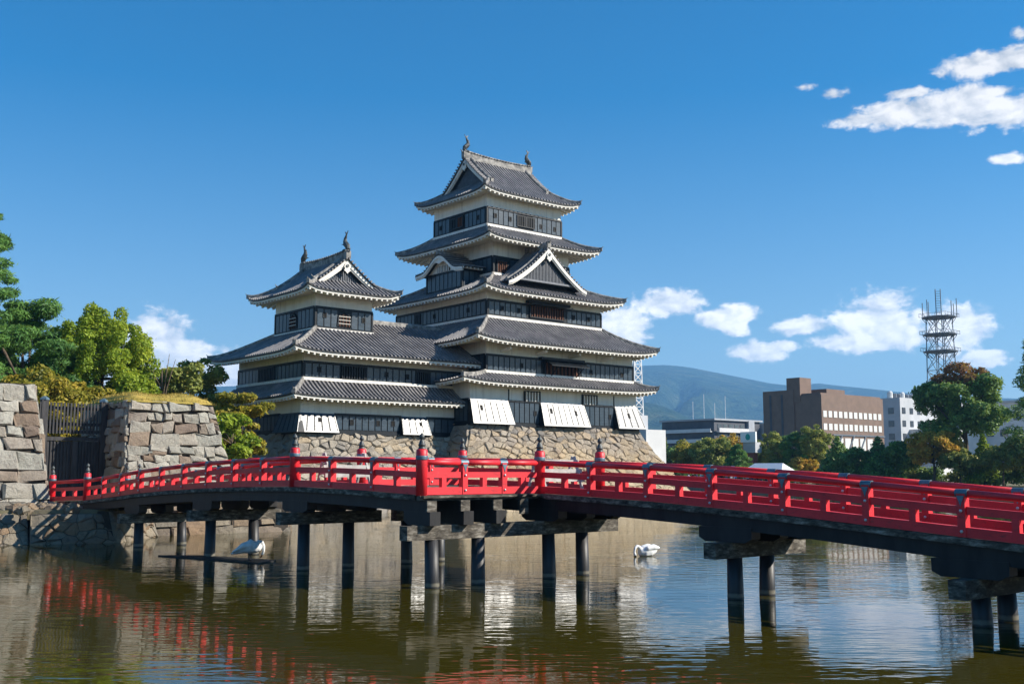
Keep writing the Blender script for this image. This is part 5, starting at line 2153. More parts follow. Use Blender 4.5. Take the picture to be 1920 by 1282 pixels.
FAR = [  # far bank: px, x offset behind the bank, height, radius, style, leaf, count
    (1247, 3, 8.6, 1.7, 'conifer', 'leaf_dark', 2600, 'pointed dark conifer next to the white block beside the keep'),
    (1292, 5, 7.6, 3.9, 'broad', 'leaf_yellow', 5200, 'round yellowish tree next to the pointed conifer on the far bank'),
    (1338, 4, 8.2, 4.0, 'broad', 'leaf_olive', 5200, 'olive tree below the grey apartment block, wider than its neighbours'),
    (1384, 2, 6.4, 2.9, 'pine', 'leaf_pine', 4600, 'cloud-pruned pine just left of the white marquee'),
    (1372, 10, 9.0, 3.4, 'broad', 'leaf_autumn', 3600, 'browning tree rising behind the cloud-pruned pine'),
    (1446, 13, 8.8, 3.3, 'broad', 'leaf_olive', 4600, 'olive tree below the dark flank of the brown building'),
    (1488, 13, 8.7, 3.0, 'pine', 'leaf_pine', 4600, 'layered garden pine below the brown building'),
    (1525, 15, 10.3, 3.4, 'broad', 'leaf_olive', 4600, 'tall olive tree hiding the corner of the brown building'),
    (1508, 12, 4.6, 2.5, 'broad', 'leaf_autumn', 3000, 'low reddish shrub tree at the foot of the garden pine'),
    (1572, 3, 7.4, 3.2, 'conifer', 'leaf_dark', 4600, 'dark green conifer under the lit windows of the brown building'),
    (1608, 2, 5.6, 2.8, 'broad', 'leaf_dark', 3400, 'low dark tree between two conifers on the far bank'),
    (1648, 3, 7.2, 3.3, 'conifer', 'leaf_pine', 4600, 'dense green conifer in front of the white office block'),
    (1690, 4, 6.6, 3.0, 'broad', 'leaf_dark', 3600, 'dark bushy tree to the side of the golden tree'),
    (1752, 1, 8.6, 3.9, 'broad', 'leaf_autumn', 6000, 'golden autumn tree on the far bank under the big dark tree'),
    (1800, 2, 5.2, 2.9, 'broad', 'leaf_olive', 3400, 'low olive tree right of the golden tree'),
    (1846, 4, 7.2, 2.2, 'conifer', 'leaf_bright', 3400, 'small fresh green conifer in front of the big dark tree'),
    (1880, 2, 5.8, 3.2, 'broad', 'leaf_olive', 3600, 'brownish olive tree near the far end of the bridge railing'),
    (1925, 1, 6.8, 3.4, 'broad', 'leaf_olive', 3600, 'olive tree cut by the edge beyond the bridge railing'),
    (1985, 3, 8.0, 3.8, 'broad', 'leaf_olive', 2600, 'olive tree standing past the edge beyond the railing'),
    (1420, 16, 6.7, 3.2, 'broad', 'leaf_dark', 2400, 'dark tree standing behind the white marquee'),
    (1270, 16, 7.4, 3.8, 'broad', 'leaf_dark', 2400, 'dark tree behind the round yellowish tree by the conifer'),
]
for i, (px, dx, h, rad, st, mt, n, lab) in enumerate(FAR):
    x, y = far_spot(px, 142.5 + dx)
    make_tree('conifer' if st == 'conifer' else ('garden_pine' if st == 'pine' else 'leafy_tree'), lab, (x, y, GZ), h, rad * 1.08, st, mt, int(n * 1.7), .25, 60 + i, 'trees on the far bank')
x, y = far_spot(1812, 150)
make_tree('leafy_tree', 'big dark green tree with a reddening top before the lattice mast', (x, y, GZ), 17.8, 7.4, 'broad', 'leaf_dark', 26000, .30, 91, 'trees on the far bank', top_mat='leaf_red')
x, y = far_spot(1958, 130 + 14)
make_tree('pine_tree', 'dark pine whose boughs enter at the edge by the lattice mast', (x, y, GZ), 19.5, 4.8, 'pine', 'leaf_dark', 6000, .32, 92, 'trees on the far bank')
rnd = random.Random(8)
k = 0
ORD = ['first', 'second', 'third', 'fourth', 'fifth', 'sixth', 'seventh', 'eighth', 'ninth', 'tenth', 'eleventh', 'twelfth', 'thirteenth', 'fourteenth', 'fifteenth', 'sixteenth', 'seventeenth', 'eighteenth']
for px in range(1262, 1960, 41):
    x, y = far_spot(px + rnd.uniform(-8, 8), 142.2 + rnd.uniform(7, 12))
    make_tree('bush', 'low green bush on the far bank, %s in the row counted from the keep' % ORD[k], (x, y, GZ), rnd.uniform(2.0, 3.2), rnd.uniform(2.2, 3.0), 'bush', rnd.choice(['leaf_dark', 'leaf_olive', 'leaf_dark']), 1800, .24, 200 + k, 'bushes under the far bank trees', 'bush')
    k += 1

# ------------------------------------------------------------------ far bank wall, people, marquees
mb = MB()
mb.box(139.6, 1, -1.6, 140.6, 139.9, GZ + .02)
tag(mb.build('far_bank_edge', 'stone_bank'), kind='structure')


def remesh_body(name, prims, voxel, mats, paint, smooth_it=6):
    """one continuous surface round overlapping limbs: voxel union, smoothed; paint(center) -> material slot"""
    mb = MB()
    for pts, rad in prims:
        mb.tube(pts, rad, 10)
    me = mb.mesh(name, 'plaster')
    o = bpy.data.objects.new(name, me)
    COL.objects.link(o)
    md = o.modifiers.new('r', 'REMESH')
    md.mode = 'VOXEL'
    md.voxel_size = voxel
    sm = o.modifiers.new('s', 'SMOOTH')
    sm.iterations = smooth_it
    sm.factor = .5
    dg = bpy.context.evaluated_depsgraph_get()
    ev = o.evaluated_get(dg)
    out = bpy.data.meshes.new_from_object(ev)
    bpy.data.objects.remove(o)
    bpy.data.meshes.remove(me)
    out.materials.clear()
    for m in mats:
        out.materials.append(MATS[m])
    for p in out.polygons:
        p.use_smooth = True
        p.material_index = paint(p.center)
    out.name = name
    return out


simple('skin', (0.50, 0.30, 0.21), (0.46, 0.27, 0.19), 5, 0.6, 0.3, 10, 0)
simple('hair', (0.012, 0.010, 0.009), (0.03, 0.022, 0.018), 8, 0.5, 0.4, 10, 0)
CL = {}
for nm, c in (('white_shirt', (.75, .75, .74)), ('navy_shirt', (.03, .05, .12)), ('red_shirt', (.45, .05, .05)), ('grey_shirt', (.25, .26, .28)), ('black_shirt', (.02, .02, .022)), ('blue_shirt', (.05, .22, .62)), ('beige_shirt', (.5, .42, .31)),
              ('dark_trousers', (.025, .027, .035)), ('blue_trousers', (.06, .09, .17)), ('khaki_trousers', (.30, .25, .17))):
    simple(nm, c, tuple(x * .85 for x in c), 6, .85, .2, 14, .1)


def person_mesh(stride, arm, turn):
    V = Vector
    s = stride
    prims = [
        ([V((0, .09, .92)), V((s * .5, .10, .50)), V((s, .10, .09)), V((s + .12, .10, .05))], [.095, .072, .05, .045]),
        ([V((0, -.09, .92)), V((-s * .3, -.10, .50)), V((-s * .9, -.10, .10)), V((-s * .9 + .12, -.10, .05))], [.095, .072, .05, .045]),
        ([V((0, 0, .86)), V((0, 0, 1.10)), V((0, 0, 1.30)), V((0, 0, 1.45)), V((0, 0, 1.50))], [.155, .15, .175, .13, .07]),
        ([V((0, -.12, 1.40)), V((0, .12, 1.40))], [.085, .085]),
        ([V((0, .19, 1.40)), V((arm * .2, .25, 1.14)), V((arm * .9 + .05, .24, .93)), V((arm * 1.1 + .08, .23, .84))], [.06, .05, .04, .035]),
        ([V((0, -.19, 1.40)), V((-arm * .2, -.25, 1.14)), V((.10 - arm * .6, -.24, .94)), V((.14 - arm * .7, -.22, .85))], [.06, .05, .04, .035]),
        ([V((0, 0, 1.46)), V((.01, 0, 1.56))], [.055, .055]),
        ([V((.01, 0, 1.52)), V((.02, 0, 1.58)), V((.015, 0, 1.66)), V((0, 0, 1.73)), V((0, 0, 1.755))], [.055, .088, .102, .08, .03]),
        ([V((.09, 0, 1.615)), V((.122, 0, 1.60))], [.022, .016]),
    ]

    def paint(c):
        if c.z > 1.53:
            return 3 if (c.z > 1.69 or c.x < -.01 and c.z > 1.58) else 2
        if c.z < .90 and abs(c.y) < .20:
            return 1
        if abs(c.y) > .17 and c.z < .93:
            return 2
        return 0
    return remesh_body('person', prims, .035, ['white_shirt', 'dark_trousers', 'skin', 'hair'], paint, 4)


PM = [person_mesh(.0, .03, 0), person_mesh(.26, .16, 0), person_mesh(.12, -.08, 0)]
SH = ['white_shirt', 'navy_shirt', 'grey_shirt', 'black_shirt', 'red_shirt', 'blue_shirt', 'beige_shirt']
TR = ['dark_trousers', 'blue_trousers', 'khaki_trousers']
PEOPLE = [(1291, 0, 0, 0, 20), (1299, 3, 1, 1, 200), (1306, 1, 2, 0, 90), (1314, 0, 0, 2, 300), (1352, 3, 1, 0, 40), (1362, 2, 2, 1, 170), (1371, 0, 0, 0, 250), (1378, 5, 1, 1, 10), (1386, 3, 2, 2, 120), (1402, 0, 1, 0, 80),
          (1410, 1, 0, 1, 210), (1419, 6, 2, 0, 330), (1427, 0, 1, 1, 150), (1436, 3, 0, 0, 60), (1452, 4, 2, 1, 280), (1490, 2, 0, 0, 30), (1499, 3, 1, 2, 190), (1533, 0, 2, 0, 100), (1541, 1, 0, 1, 240), (1560, 3, 1, 0, 350)]
SHN = ['white', 'navy', 'grey', 'black', 'red', 'blue', 'beige']
TRN = ['dark', 'blue', 'khaki']
NEAR = {1291: 'first from the keep base', 1299: 'second from the keep base', 1306: 'third from the keep base', 1314: 'fourth from the keep base', 1352: 'by the cloud-pruned pine, nearest the keep', 1362: 'before the cloud-pruned pine', 1371: 'under the cloud-pruned pine', 1378: 'beside the cloud-pruned pine',
        1386: 'just short of the marquee', 1402: 'at the near corner of the marquee', 1410: 'by the marquee pole', 1419: 'in the middle of the marquee', 1427: 'under the marquee, away from its pole', 1436: 'under the far half of the marquee', 1452: 'at the far corner of the marquee', 1490: 'before the layered garden pine',
        1499: 'beside the layered garden pine', 1533: 'below the brown building corner', 1541: 'below the brown building windows', 1560: 'last in the row, by the dark conifer'}
for i, (px, sh, pm, tr, rz) in enumerate(PEOPLE):
    x, y = far_spot(px, 140.9 + (i * 7 % 5) * .25)
    o = inst('person', PM[pm], None, (x, y, GZ + .025), (1, 1, .94 + .03 * (i % 4)), (0, 0, R(rz)))
    for k, m in ((0, SH[sh]), (1, TR[tr])):
        o.material_slots[k].link = 'OBJECT'
        o.material_slots[k].material = MATS[m]
    tag(o, 'person in %s top and %s trousers, %s' % (SHN[sh], TRN[tr], NEAR[px]), 'person', 'visitors on the far bank')

simple('tent_cloth', (.80, .80, .79), (.74, .75, .76), 1.5, .7, .3, 6, .15)


def marquee(label, px0, px1, xo, eave, peak):
    x = 142.0 + xo
    y0, y1 = far_spot(px1, x)[1], far_spot(px0, x)[1]
    t = thing('marquee', label, 'marquee', (x + 1.6, (y0 + y1) / 2, GZ), 'marquees on the far bank')
    mb = MB()
    ym, xm = (y0 + y1) / 2, x + 1.7
    c = [(x, y0), (x + 3.4, y0), (x + 3.4, y1), (x, y1)]
    r0, r1 = (xm, y0 + 1.0, GZ + peak), (xm, y1 - 1.0, GZ + peak)
    E4 = [(a, b, GZ + eave) for a, b in c]
    mb.poly([E4[0], E4[1], r0])
    mb.poly([E4[1], E4[2], r1, r0])
    mb.poly([E4[2], E4[3], r1])
    mb.poly([E4[3], E4[0], r0, r1])
    for i in range(4):
        a, b = E4[i], E4[(i + 1) % 4]
        mb.poly([a, b, (b[0], b[1], b[2] - .25), (a[0], a[1], a[2] - .25)])
    mb.build('canopy', 'tent_cloth', t)
    for a, b in c:
        m = MB()
        m.tube([(a, b, GZ), (a, b, GZ + eave)], .04, 8)
        link_part(m, 'leg', 'bolt_metal', t)


marquee('white peaked marquee on the far bank before the brick-red post', 1394, 1466, -1.0, 2.2, 3.35)
marquee('low white canopy on the far bank nearer the keep', 1318, 1376, -.6, 2.2, 3.0)

# ------------------------------------------------------------------ town behind the far bank
simple('brown_clad', (0.215, 0.15, 0.12), (0.18, 0.13, 0.105), .6, .8, .2, 3, .1)
simple('grey_concrete', (.42, .44, .47), (.36, .38, .41), .4, .85, .2, 3, .15)
simple('pale_wall', (.50, .51, .53), (.42, .44, .46), .35, .85, .2, 3, .15)
simple('white_wall', (.66, .66, .66), (.58, .58, .58), .4, .8, .2, 3, .1)
simple('apartment_dark', (.07, .075, .09), (.10, .105, .12), .4, .7, .3, 3, .1)
simple('window_blind', (.62, .62, .60), (.72, .72, .69), 1.2, .25, .6, 3, 0)
simple('window_glass', (.05, .065, .08), (.09, .10, .115), .8, .12, .8, 3, 0)
simple('mast_steel', (.08, .10, .13), (.13, .155, .185), 2, .6, .4, 5, 0)
simple('mast_white', (.74, .75, .76), (.68, .69, .70), 2, .6, .3, 5, 0)
simple('tank_white', (.72, .72, .70), (.62, .62, .60), 2, .5, .4, 5, 0)
simple('brick_red', (.28, .10, .08), (.22, .08, .06), 3, .8, .2, 9, .2)
simple('sign_white', (.80, .82, .82), (.78, .80, .80), 3, .6, .3, 9, 0)
simple('sign_green', (.03, .36, .30), (.03, .33, .28), 3, .6, .3, 9, 0)
U_BLIND = unit_box('window_blind', 'window')
U_GLASS = unit_box('window_glass', 'window')

bb_ = thing('office_building', 'brown office building with two rows of pale windows', 'building', (205, 138, GZ))
mb = MB()
mb.box(195, 129.9, GZ, 219, 144, 19.4)
mb.box(195.4, 130.3, 19.4, 218.6, 143.5, 19.8)
mb.build('wall', 'brown_clad', bb_)
mb = MB()
mb.box(194.7, 136.6, GZ, 199, 144.6, 20.7)
mb.build('wing_wall', 'brown_clad', bb_)
mb = MB()
mb.box(201, 132.5, 19.6, 208, 138.5, 21.0)
mb.build('penthouse', 'brown_clad', bb_)
mb = MB()
mb.box(194.85, 135.0, 18, 199, 138.4, 23.3)
mb.build('stair_tower', 'brown_clad', bb_)
for y in (139.6, 142.6):
    m = MB()
    m.box(194.62, y - .25, GZ, 194.71, y + .25, 19.8)
    m.build('wall_joint', 'apartment_dark', bb_)
for j, z in enumerate((15.3, 12.6)):
    for i in range(12):
        x = 196.1 + i * 1.93
        fr = inst('window', U_BLIND, bb_, (x, 129.86, z), (1.25, .12, 1.35))
for i in range(6):
    x = 201.5 + i * 2.9
    inst('ground_window', U_BLIND, bb_, (x, 129.87, 9.0), (2.2, .10, 2.6))
for i in range(4):
    m = MB()
    m.beam((199.5 + i * 4.6, 129.75, 7.0), (202.2 + i * 4.6, 129.75, 11.0), .12, .35)
    m.build('brace', 'mast_steel', bb_)
m = MB()
m.box(198.8, 129.7, 10.8, 219.1, 129.9, 11.1)
m.build('lintel', 'mast_steel', bb_)

wb = thing('office_block', 'long white office block with rooftop plant behind the autumn trees', 'building', (265, 145, GZ))
mb = MB()
mb.box(243, 139.5, GZ, 300, 165, 21.4)
mb.build('wall', 'pale_wall', wb)
mb = MB()
mb.box(247, 132.5, GZ, 300, 139.5, 13.6)
mb.build('low_wing', 'white_wall', wb)
for j, z in enumerate((18.2, 15.0, 11.8, 8.6)):
    for i in range(7):
        if j > 1 and i > 0:
            continue
        inst('window', U_GLASS, wb, (244.6 + i * 3.6, 139.46, z), (1.5, .12, 1.5))
    for i in range(6):
        inst('window', U_GLASS, wb, (242.96, 142 + i * 3.6, z), (.12, 1.5, 1.5))
for i in range(9):
    m = MB()
    xx = 244.5 + i * 1.9
    m.lathe((xx, 143.0, 21.4), [(.75, 0), (.8, .2), (.8, 1.1), (.6, 1.3)] if i % 3 else [(.7, 0), (.7, 1.5), (.4, 1.8)], 10)
    m.build('roof_tank', 'tank_white' if i % 3 == 0 else 'mast_steel', wb)
m = MB()
for i in range(8):
    m.beam((248 + i * 5, 139.7, 21.4), (248 + i * 5, 139.7, 22.6), .08, .08, up=(1, 0, 0))
m.beam((247, 139.7, 22.6), (290, 139.7, 22.6), .08, .08)
m.build('roof_railing', 'mast_steel', wb)

sb = thing('office_block', 'white building cut by the edge beyond the big dark tree', 'building', (290, 128, GZ))
mb = MB()
mb.box(272, 118, GZ, 310, 134.5, 20.6)
mb.build('wall', 'white_wall', sb)
mb = MB()
mb.box(271.4, 117.4, 20.6, 310.4, 135, 21.2)
mb.build('roof', 'pale_wall', sb)
for i in range(4):
    inst('window', U_GLASS, sb, (271.95, 120.5 + i * 3.6, 17.0), (.12, 1.9, 1.7))
    inst('window', U_GLASS, sb, (271.95, 120.5 + i * 3.6, 13.0), (.12, 1.9, 1.7))

ap = thing('apartment_block', 'low grey apartment block with pale balconies below the mountain', 'building', (262, 212, GZ))
mb = MB()
mb.box(250, 203.5, GZ, 272, 224, 18.4)
mb.build('wall', 'apartment_dark', ap)
mb = MB()
mb.box(249.4, 202.8, 18.4, 272.6, 224.6, 18.9)
mb.build('roof', 'grey_concrete', ap)
for j in range(5):
    z = 15.0 - j * 3.0
    m = MB()
    m.box(251, 202.3, z - .15, 265, 203.5, z + .15)
    m.box(251, 202.3, z + .15, 265, 202.42, z + 1.1)
    m.build('balcony', 'white_wall', ap)
    m = MB()
    m.box(248.9, 204, z - .15, 250, 222, z + .15)
    m.box(248.9, 204, z + .15, 249.02, 222, z + .9)
    m.build('balcony', 'white_wall', ap)
    for i in range(5):
        inst('window', U_GLASS, ap, (252.4 + i * 2.7, 203.46, z + 1.35), (1.9, .1, 1.9))
m = MB()
m.box(265.4, 202.6, GZ, 268.2, 204, 18.6)
m.build('stair_tower', 'grey_concrete', ap)
for i in range(4):
    m = MB()
    xx, yy = 253 + i * 5.2, 214
    m.tube([(xx, yy, 18.9), (xx, yy, 24.5 + (i % 2) * 2.5)], .07, 6)
    m.build('aerial', 'mast_white', ap)
ap2 = thing('apartment_block', 'apartment block end with a pale grey wall beside the brown building', 'building', (277, 204, GZ))
mb = MB()
mb.box(273.5, 199.5, GZ, 290, 215, 18.2)
mb.build('wall', 'grey_concrete', ap2)
for j in range(5):
    z = 15.2 - j * 3.0
    for i in range(3):
        inst('window', U_GLASS, ap2, (275.3 + i * 2.6, 199.45, z + 1.1), (1.9, .12, 1.9))
    m = MB()
    m.box(273.6, 198.5, z - .15, 282, 199.5, z + .8)
    m.build('balcony', 'pale_wall', ap2)


def lattice_mast(t, cx, cy, w0, w1, z0, z1, n, r, mat):
    """four-legged lattice: legs and bracing, bay by bay"""
    cor = [(-1, -1), (1, -1), (1, 1), (-1, 1)]
    for sx, sy in cor:
        m = MB()
        m.beam((cx + sx * w0 / 2, cy + sy * w0 / 2, z0), (cx + sx * w1 / 2, cy + sy * w1 / 2, z1), r * 2, r * 2, up=(1, 0, 0))
        link_part(m, 'leg', mat, t)
    for k in range(n):
        za, zb_ = z0 + (z1 - z0) * k / n, z0 + (z1 - z0) * (k + 1) / n
        wa, wb_ = w0 + (w1 - w0) * k / n, w0 + (w1 - w0) * (k + 1) / n
        m = MB()
        for i in range(4):
            a, b = cor[i], cor[(i + 1) % 4]
            m.beam((cx + a[0] * wa / 2, cy + a[1] * wa / 2, za), (cx + b[0] * wb_ / 2, cy + b[1] * wb_ / 2, zb_), r * 1.2, r * 1.2)
            m.beam((cx + b[0] * wa / 2, cy + b[1] * wa / 2, za), (cx + a[0] * wb_ / 2, cy + a[1] * wb_ / 2, zb_), r * 1.2, r * 1.2)
            m.beam((cx + a[0] * wb_ / 2, cy + a[1] * wb_ / 2, zb_), (cx + b[0] * wb_ / 2, cy + b[1] * wb_ / 2, zb_), r * 1.2, r * 1.2)
        link_part(m, 'bracing', mat, t)


lm = thing('lattice_mast', 'dark steel lattice mast with three platforms and aerials', 'mast', (314.8, 166.2, GZ))
cx, cy = 314.8, 166.2
lattice_mast(lm, cx, cy, 7.2, 5.6, GZ, 51, 9, .11, 'mast_steel')
for z in (40.3, 45.6, 51.0):
    m = MB()
    m.lathe((cx, cy, z - .3), [(3.2, 0), (5.0, .12), (5.1, .42), (4.9, .44)], 12)
    for s in (-1, 1):
        m.box(cx - 4.4, cy + s * 4.35 - .05, z + .1, cx + 4.4, cy + s * 4.35 + .05, z + .25)
        m.beam((cx - 4.4, cy + s * 4.3, z + 1.1), (cx + 4.4, cy + s * 4.3, z + 1.1), .09, .09)
        m.beam((cx + s * 4.3, cy - 4.4, z + 1.1), (cx + s * 4.3, cy + 4.4, z + 1.1), .09, .09)
        for k in range(6):
            q = -4.3 + 1.72 * k
            m.beam((cx + q, cy + s * 4.3, z), (cx + q, cy + s * 4.3, z + 1.1), .07, .07, up=(1, 0, 0))
            m.beam((cx + s * 4.3, cy + q, z), (cx + s * 4.3, cy + q, z + 1.1), .07, .07, up=(1, 0, 0))
        for k in range(3):
            q = -2.5 + 2.5 * k
            m.beam((cx + q, cy + s * 2.8, z - 2.0), (cx + q, cy + s * 4.3, z - .2), .14, .14)
            m.beam((cx + s * 2.8, cy + q, z - 2.0), (cx + s * 4.3, cy + q, z - .2), .14, .14)
    m.build('platform', 'mast_steel', lm)
m = MB()
for s in (-1, 1):
    m.beam((cx + s * .55, cy - s * .55, GZ + 20), (cx + s * .55, cy - s * .55, 60), .2, .2, up=(1, 0, 0))
for k in range(12):
    z = 51 + k * .75
    m.beam((cx - .55, cy + .55, z), (cx + .55, cy - .55, z), .12, .12)
m.build('ladder_mast', 'mast_steel', lm)
for dx, dy, hh in ((-3.6, 3.4, 4.6), (-3.0, 2.2, 5.6), (-1.8, 2.4, 5.0), (3.0, -2.6, 5.4), (4.0, -3.8, 6.0), (2.4, -3.6, 4.2)):
    m = MB()
    m.tube([(cx + dx, cy + dy, 51), (cx + dx, cy + dy, 51 + hh)], .12, 6)
    m.build('aerial', 'mast_steel', lm)

wm = thing('roof_block', 'white windowless block seen past the keep base', 'building', (112, 102, GZ))
mb = MB()
mb.box(109.0, 100.6, GZ, 113.0, 108, 8.9)
mb.build('wall', 'white_wall', wm)
mb = MB()
mb.box(109.0, 103.0, 8.9, 112, 108, 11.0)
mb.build('penthouse', 'pale_wall', wm)
m = MB()
for k in range(8):
    m.beam((109.1, 103.1 + k * .65, 11.0), (109.1, 103.1 + k * .65, 12.0), .05, .05, up=(1, 0, 0))
m.beam((109.1, 103.1, 12.0), (109.1, 107.9, 12.0), .05, .05)
m.build('railing', 'mast_white', wm)
mb = MB()
wmast = thing('lattice_mast', 'slim white lattice mast rising close beside the keep', 'mast', (110.6, 104.2, 11.0))
lattice_mast(wmast, 110.6, 104.2, 1.7, 1.4, 11.0, 19.4, 7, .06, 'mast_white')

sg = thing('sign_post', 'brick-red sign tower with a white and green board above the marquee', 'sign', (*far_spot(1412, 152), GZ))
x, y = far_spot(1412, 152)
m = MB()
m.box(x - .6, y - .6, GZ, x + .6, y + .6, 6.4)
m.build('post', 'brick_red', sg)
m = MB()
m.box(x - .9, y - 1.3, 6.4, x + .9, y + 1.3, 8.2)
m.build('cabin', 'pale_wall', sg)
m = MB()
m.box(x - 1.2, y - 1.6, 8.2, x - .8, y + 1.6, 10.0)
bd = m.build('board', 'sign_white', sg)
m = MB()
m.lathe((0, 0, 0), [(.55, 0), (.55, .05)], 14)
lg = inst('emblem', m.mesh('emblem', 'sign_green'), bd, (x - 1.21, y, 9.1), (1, .9, 1), (0, R(-90), 0))

# ------------------------------------------------------------------ mountains and air
def m_forest(N, out):
    p = pos(N)
    a = N.noise(p, .006, 6, .6)
    b = N.noise(p, .05, 5, .65)
    col = N.ramp(N.m('ADD', N.m('MULTIPLY', a, .6), N.m('MULTIPLY', b, .4)), [(.36, (.006, .02, .012)), (.48, (.03, .06, .028)), (.56, (.06, .085, .04)), (.66, (.14, .15, .07))])
    return pbsdf(N, col, .95, .05, 0, bump(N, N.noise(p, .012, 6, .65), 1.0, 70))


material('forest_slope', m_forest)


def ridge(name, prof_px, dist, depth, seed, z_foot):
    rg = np.random.default_rng(seed)
    xs = np.array([p[0] for p in prof_px], float)
    ys = np.array([p[1] for p in prof_px], float)
    n, m = 420, 44
    P = []
    ph = rg.random((10, 3)) * 6.28
    for j in range(m):
        t = j / (m - 1)
        row = []
        for i in range(n):
            px = xs[0] + (xs[-1] - xs[0]) * i / (n - 1)
            a, e = px_dir(px, float(np.interp(px, xs, ys)))
            L = dist / max(.25, math.cos(a)) if abs(a) < 1.2 else dist * 2.5
            L = dist * 1.05
            zt_ = 3.05 + math.tan(e) * L
            r_ = L - depth * (1 - t)
            wob = sum(math.sin(px * (.006 + .011 * k) + ph[k, 0] + t * (2 + k)) * math.sin(t * (3 + 2 * k) + ph[k, 1]) / (k + 1) for k in range(8))
            gul = sum(abs(math.sin(px * (.018 + .021 * k) + ph[k, 2] + 1.3 * math.sin(t * 4 + ph[k, 0]))) / (k + 1.5) for k in range(5))
            z = z_foot + (zt_ - z_foot) * (t ** 1.05) + (wob * .10 - gul * .11 + .12) * (zt_ - z_foot) * math.sin(math.pi * t) * 1.5
            z = min(z, 3.05 + math.tan(e) * r_ * (.45 + .54 * t ** .8))
            b = HEAD - a
            row.append((r_ * math.cos(b), r_ * math.sin(b), z))
        P.append(row)
    back = []
    for q in P[-1]:
        back.append((q[0] * 1.12, q[1] * 1.12, z_foot - 20))
    P.append(back)
    mb = MB()
    mb.quad_grid(P)
    tag(mb.build(name, 'forest_slope', smooth=True, fix=False), kind='structure')


ridge('mountain', [(-2600, 760), (-1500, 735), (-700, 745), (0, 735), (500, 720), (900, 700), (1100, 690), (1215, 683), (1250, 682), (1290, 686), (1350, 698), (1400, 708), (1450, 718), (1500, 722), (1530, 716), (1560, 720), (1640, 728), (1700, 735), (1800, 742), (1920, 746), (2400, 735), (3200, 745), (5000, 760)], 6600, 3600, 2, 0)
ridge('hill', [(-2600, 830), (-800, 825), (600, 800), (1000, 765), (1215, 752), (1260, 766), (1300, 786), (1345, 812), (1400, 832), (1500, 845), (1700, 850), (2400, 840), (5000, 845)], 3600, 1500, 5, 0)

# ------------------------------------------------------------------ swans and their raft
simple('swan_white', (.80, .80, .78), (.72, .72, .70), 8, .7, .3, 20, .2)
simple('swan_black', (.015, .015, .017), (.03, .03, .03), 8, .5, .4, 20, 0)
simple('beak_orange', (.45, .12, .02), (.40, .10, .02), 8, .5, .4, 20, 0)
raft = MB()
raft.prism([(15.72, 38.75, -.05), (16.95, 37.7, -.05), (18.0, 34.0, -.05), (17.0, 33.35, -.05)], (0, 0, .09))
tag(raft.build('raft', 'black_timber'), 'dark plank raft lying on the water under the bridge', 'raft')
V = Vector
sw = thing('swan', 'shaded swan standing on the dark raft with its neck folded down', 'swan', (17.25, 34.6, .04), 'swans on the moat', R(-40))
me_ = remesh_body('swan_body', [
    ([V((-.62, 0, .20)), V((-.45, 0, .27)), V((-.2, 0, .40)), V((.08, 0, .45)), V((.3, 0, .42)), V((.42, 0, .38))], [.02, .09, .19, .24, .19, .08]),
    ([V((.22, .05, .50)), V((.34, .06, .62)), V((.44, .07, .60)), V((.50, .08, .46)), V((.50, .08, .30)), V((.46, .10, .20))], [.10, .075, .065, .055, .05, .045]),
    ([V((.47, .10, .22)), V((.44, .10, .16))], [.058, .05]),
    ([V((-.55, .10, .27)), V((-.15, .17, .48)), V((.15, .16, .50))], [.03, .10, .08]),
    ([V((-.55, -.10, .27)), V((-.15, -.17, .48)), V((.15, -.16, .50))], [.03, .10, .08]),
    ([V((-.05, .0, .60)), V((.05, .0, .66)), V((.15, 0, .60))], [.05, .07, .05])], .028, ['swan_white'], lambda c: 0, 3)
link(bpy.data.objects.new('body', me_), sw)
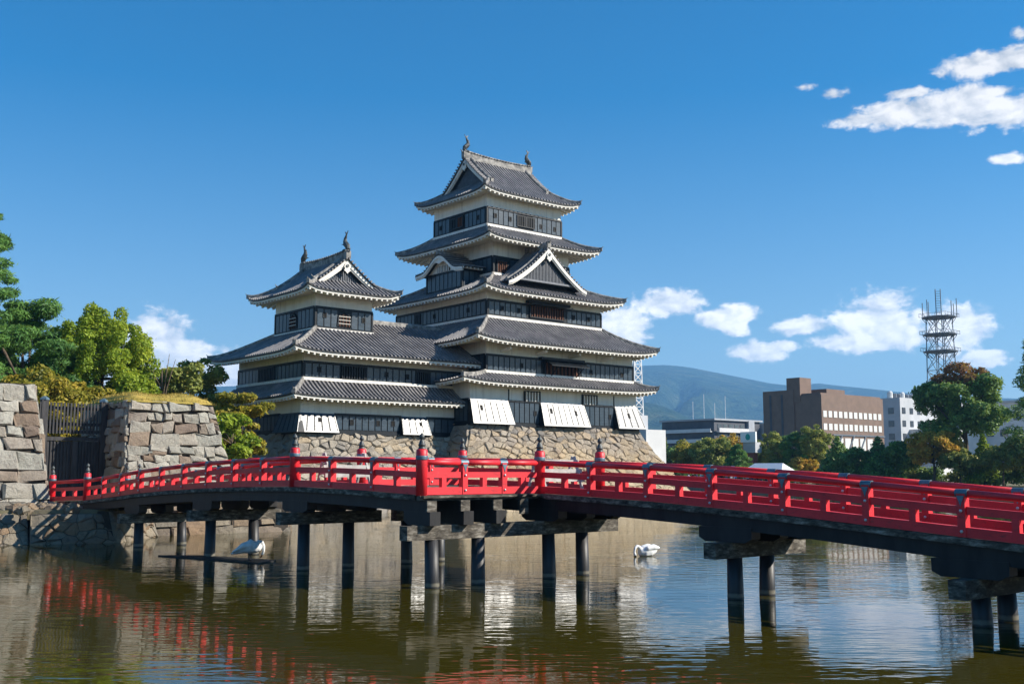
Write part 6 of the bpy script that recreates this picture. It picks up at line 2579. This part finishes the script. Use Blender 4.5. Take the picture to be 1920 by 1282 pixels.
for s in (-.06, .06):
    m = MB()
    m.tube([(0.03, s, .24), (.04, s, .10), (.03, s, .015)], [.028, .02, .018], 7)
    m.prism([(-.02, s, .0), (.12, s - .06, .0), (.13, s + .06, .0)], (0, 0, .015))
    o = link(bpy.data.objects.new('leg', m.mesh('leg', 'swan_black')), sw)
m = MB()
m.tube([(.44, .10, .155), (.40, .10, .09), (.385, .10, .06)], [.03, .022, .012], 7)
link(bpy.data.objects.new('beak', m.mesh('beak', 'beak_orange')), sw)

sw2 = thing('swan', 'sunlit white swan floating on open water with its head bent down', 'swan', (29.5, 27.3, 0), 'swans on the moat', R(170))
me_ = remesh_body('swan_body', [
    ([V((-.48, 0, .20)), V((-.36, 0, .20)), V((-.12, 0, .17)), V((.14, 0, .15)), V((.32, 0, .12))], [.04, .14, .22, .22, .12]),
    ([V((.24, 0, .20)), V((.36, .02, .34)), V((.46, .04, .38)), V((.56, .06, .30)), V((.60, .07, .16)), V((.58, .08, .06))], [.10, .07, .055, .05, .045, .045]),
    ([V((.59, .08, .10)), V((.57, .08, .03))], [.062, .055]),
    ([V((-.52, .10, .28)), V((-.2, .17, .33)), V((.12, .17, .27))], [.04, .11, .09]),
    ([V((-.52, -.10, .28)), V((-.2, -.17, .33)), V((.12, -.17, .27))], [.04, .11, .09])], .026, ['swan_white'], lambda c: 0, 3)
link(bpy.data.objects.new('body', me_), sw2)
m = MB()
m.tube([(.585, .08, .05), (.56, .08, .0), (.55, .08, -.05)], [.05, .035, .02], 8)
link(bpy.data.objects.new('beak', m.mesh('beak', 'swan_black')), sw2)

# ------------------------------------------------------------------ the air: closed box of thin haze round the whole place
def m_haze(N, out):
    v = N.n('ShaderNodeVolumePrincipled')
    v.inputs['Color'].default_value = (.25, .57, 1.0, 1)
    v.inputs['Density'].default_value = HAZE
    v.inputs['Anisotropy'].default_value = .1
    N.l(v.outputs[0], out.inputs['Volume'])
    return None


HAZE = 0.00014
material('haze_air', m_haze)
mb = MB()
mb.box(-8600, -1500, -25, 8600, 8600, 780)
hz = mb.build('haze', 'haze_air')
tag(hz, 'thin blue haze filling the air out to the mountains', kind='stuff')
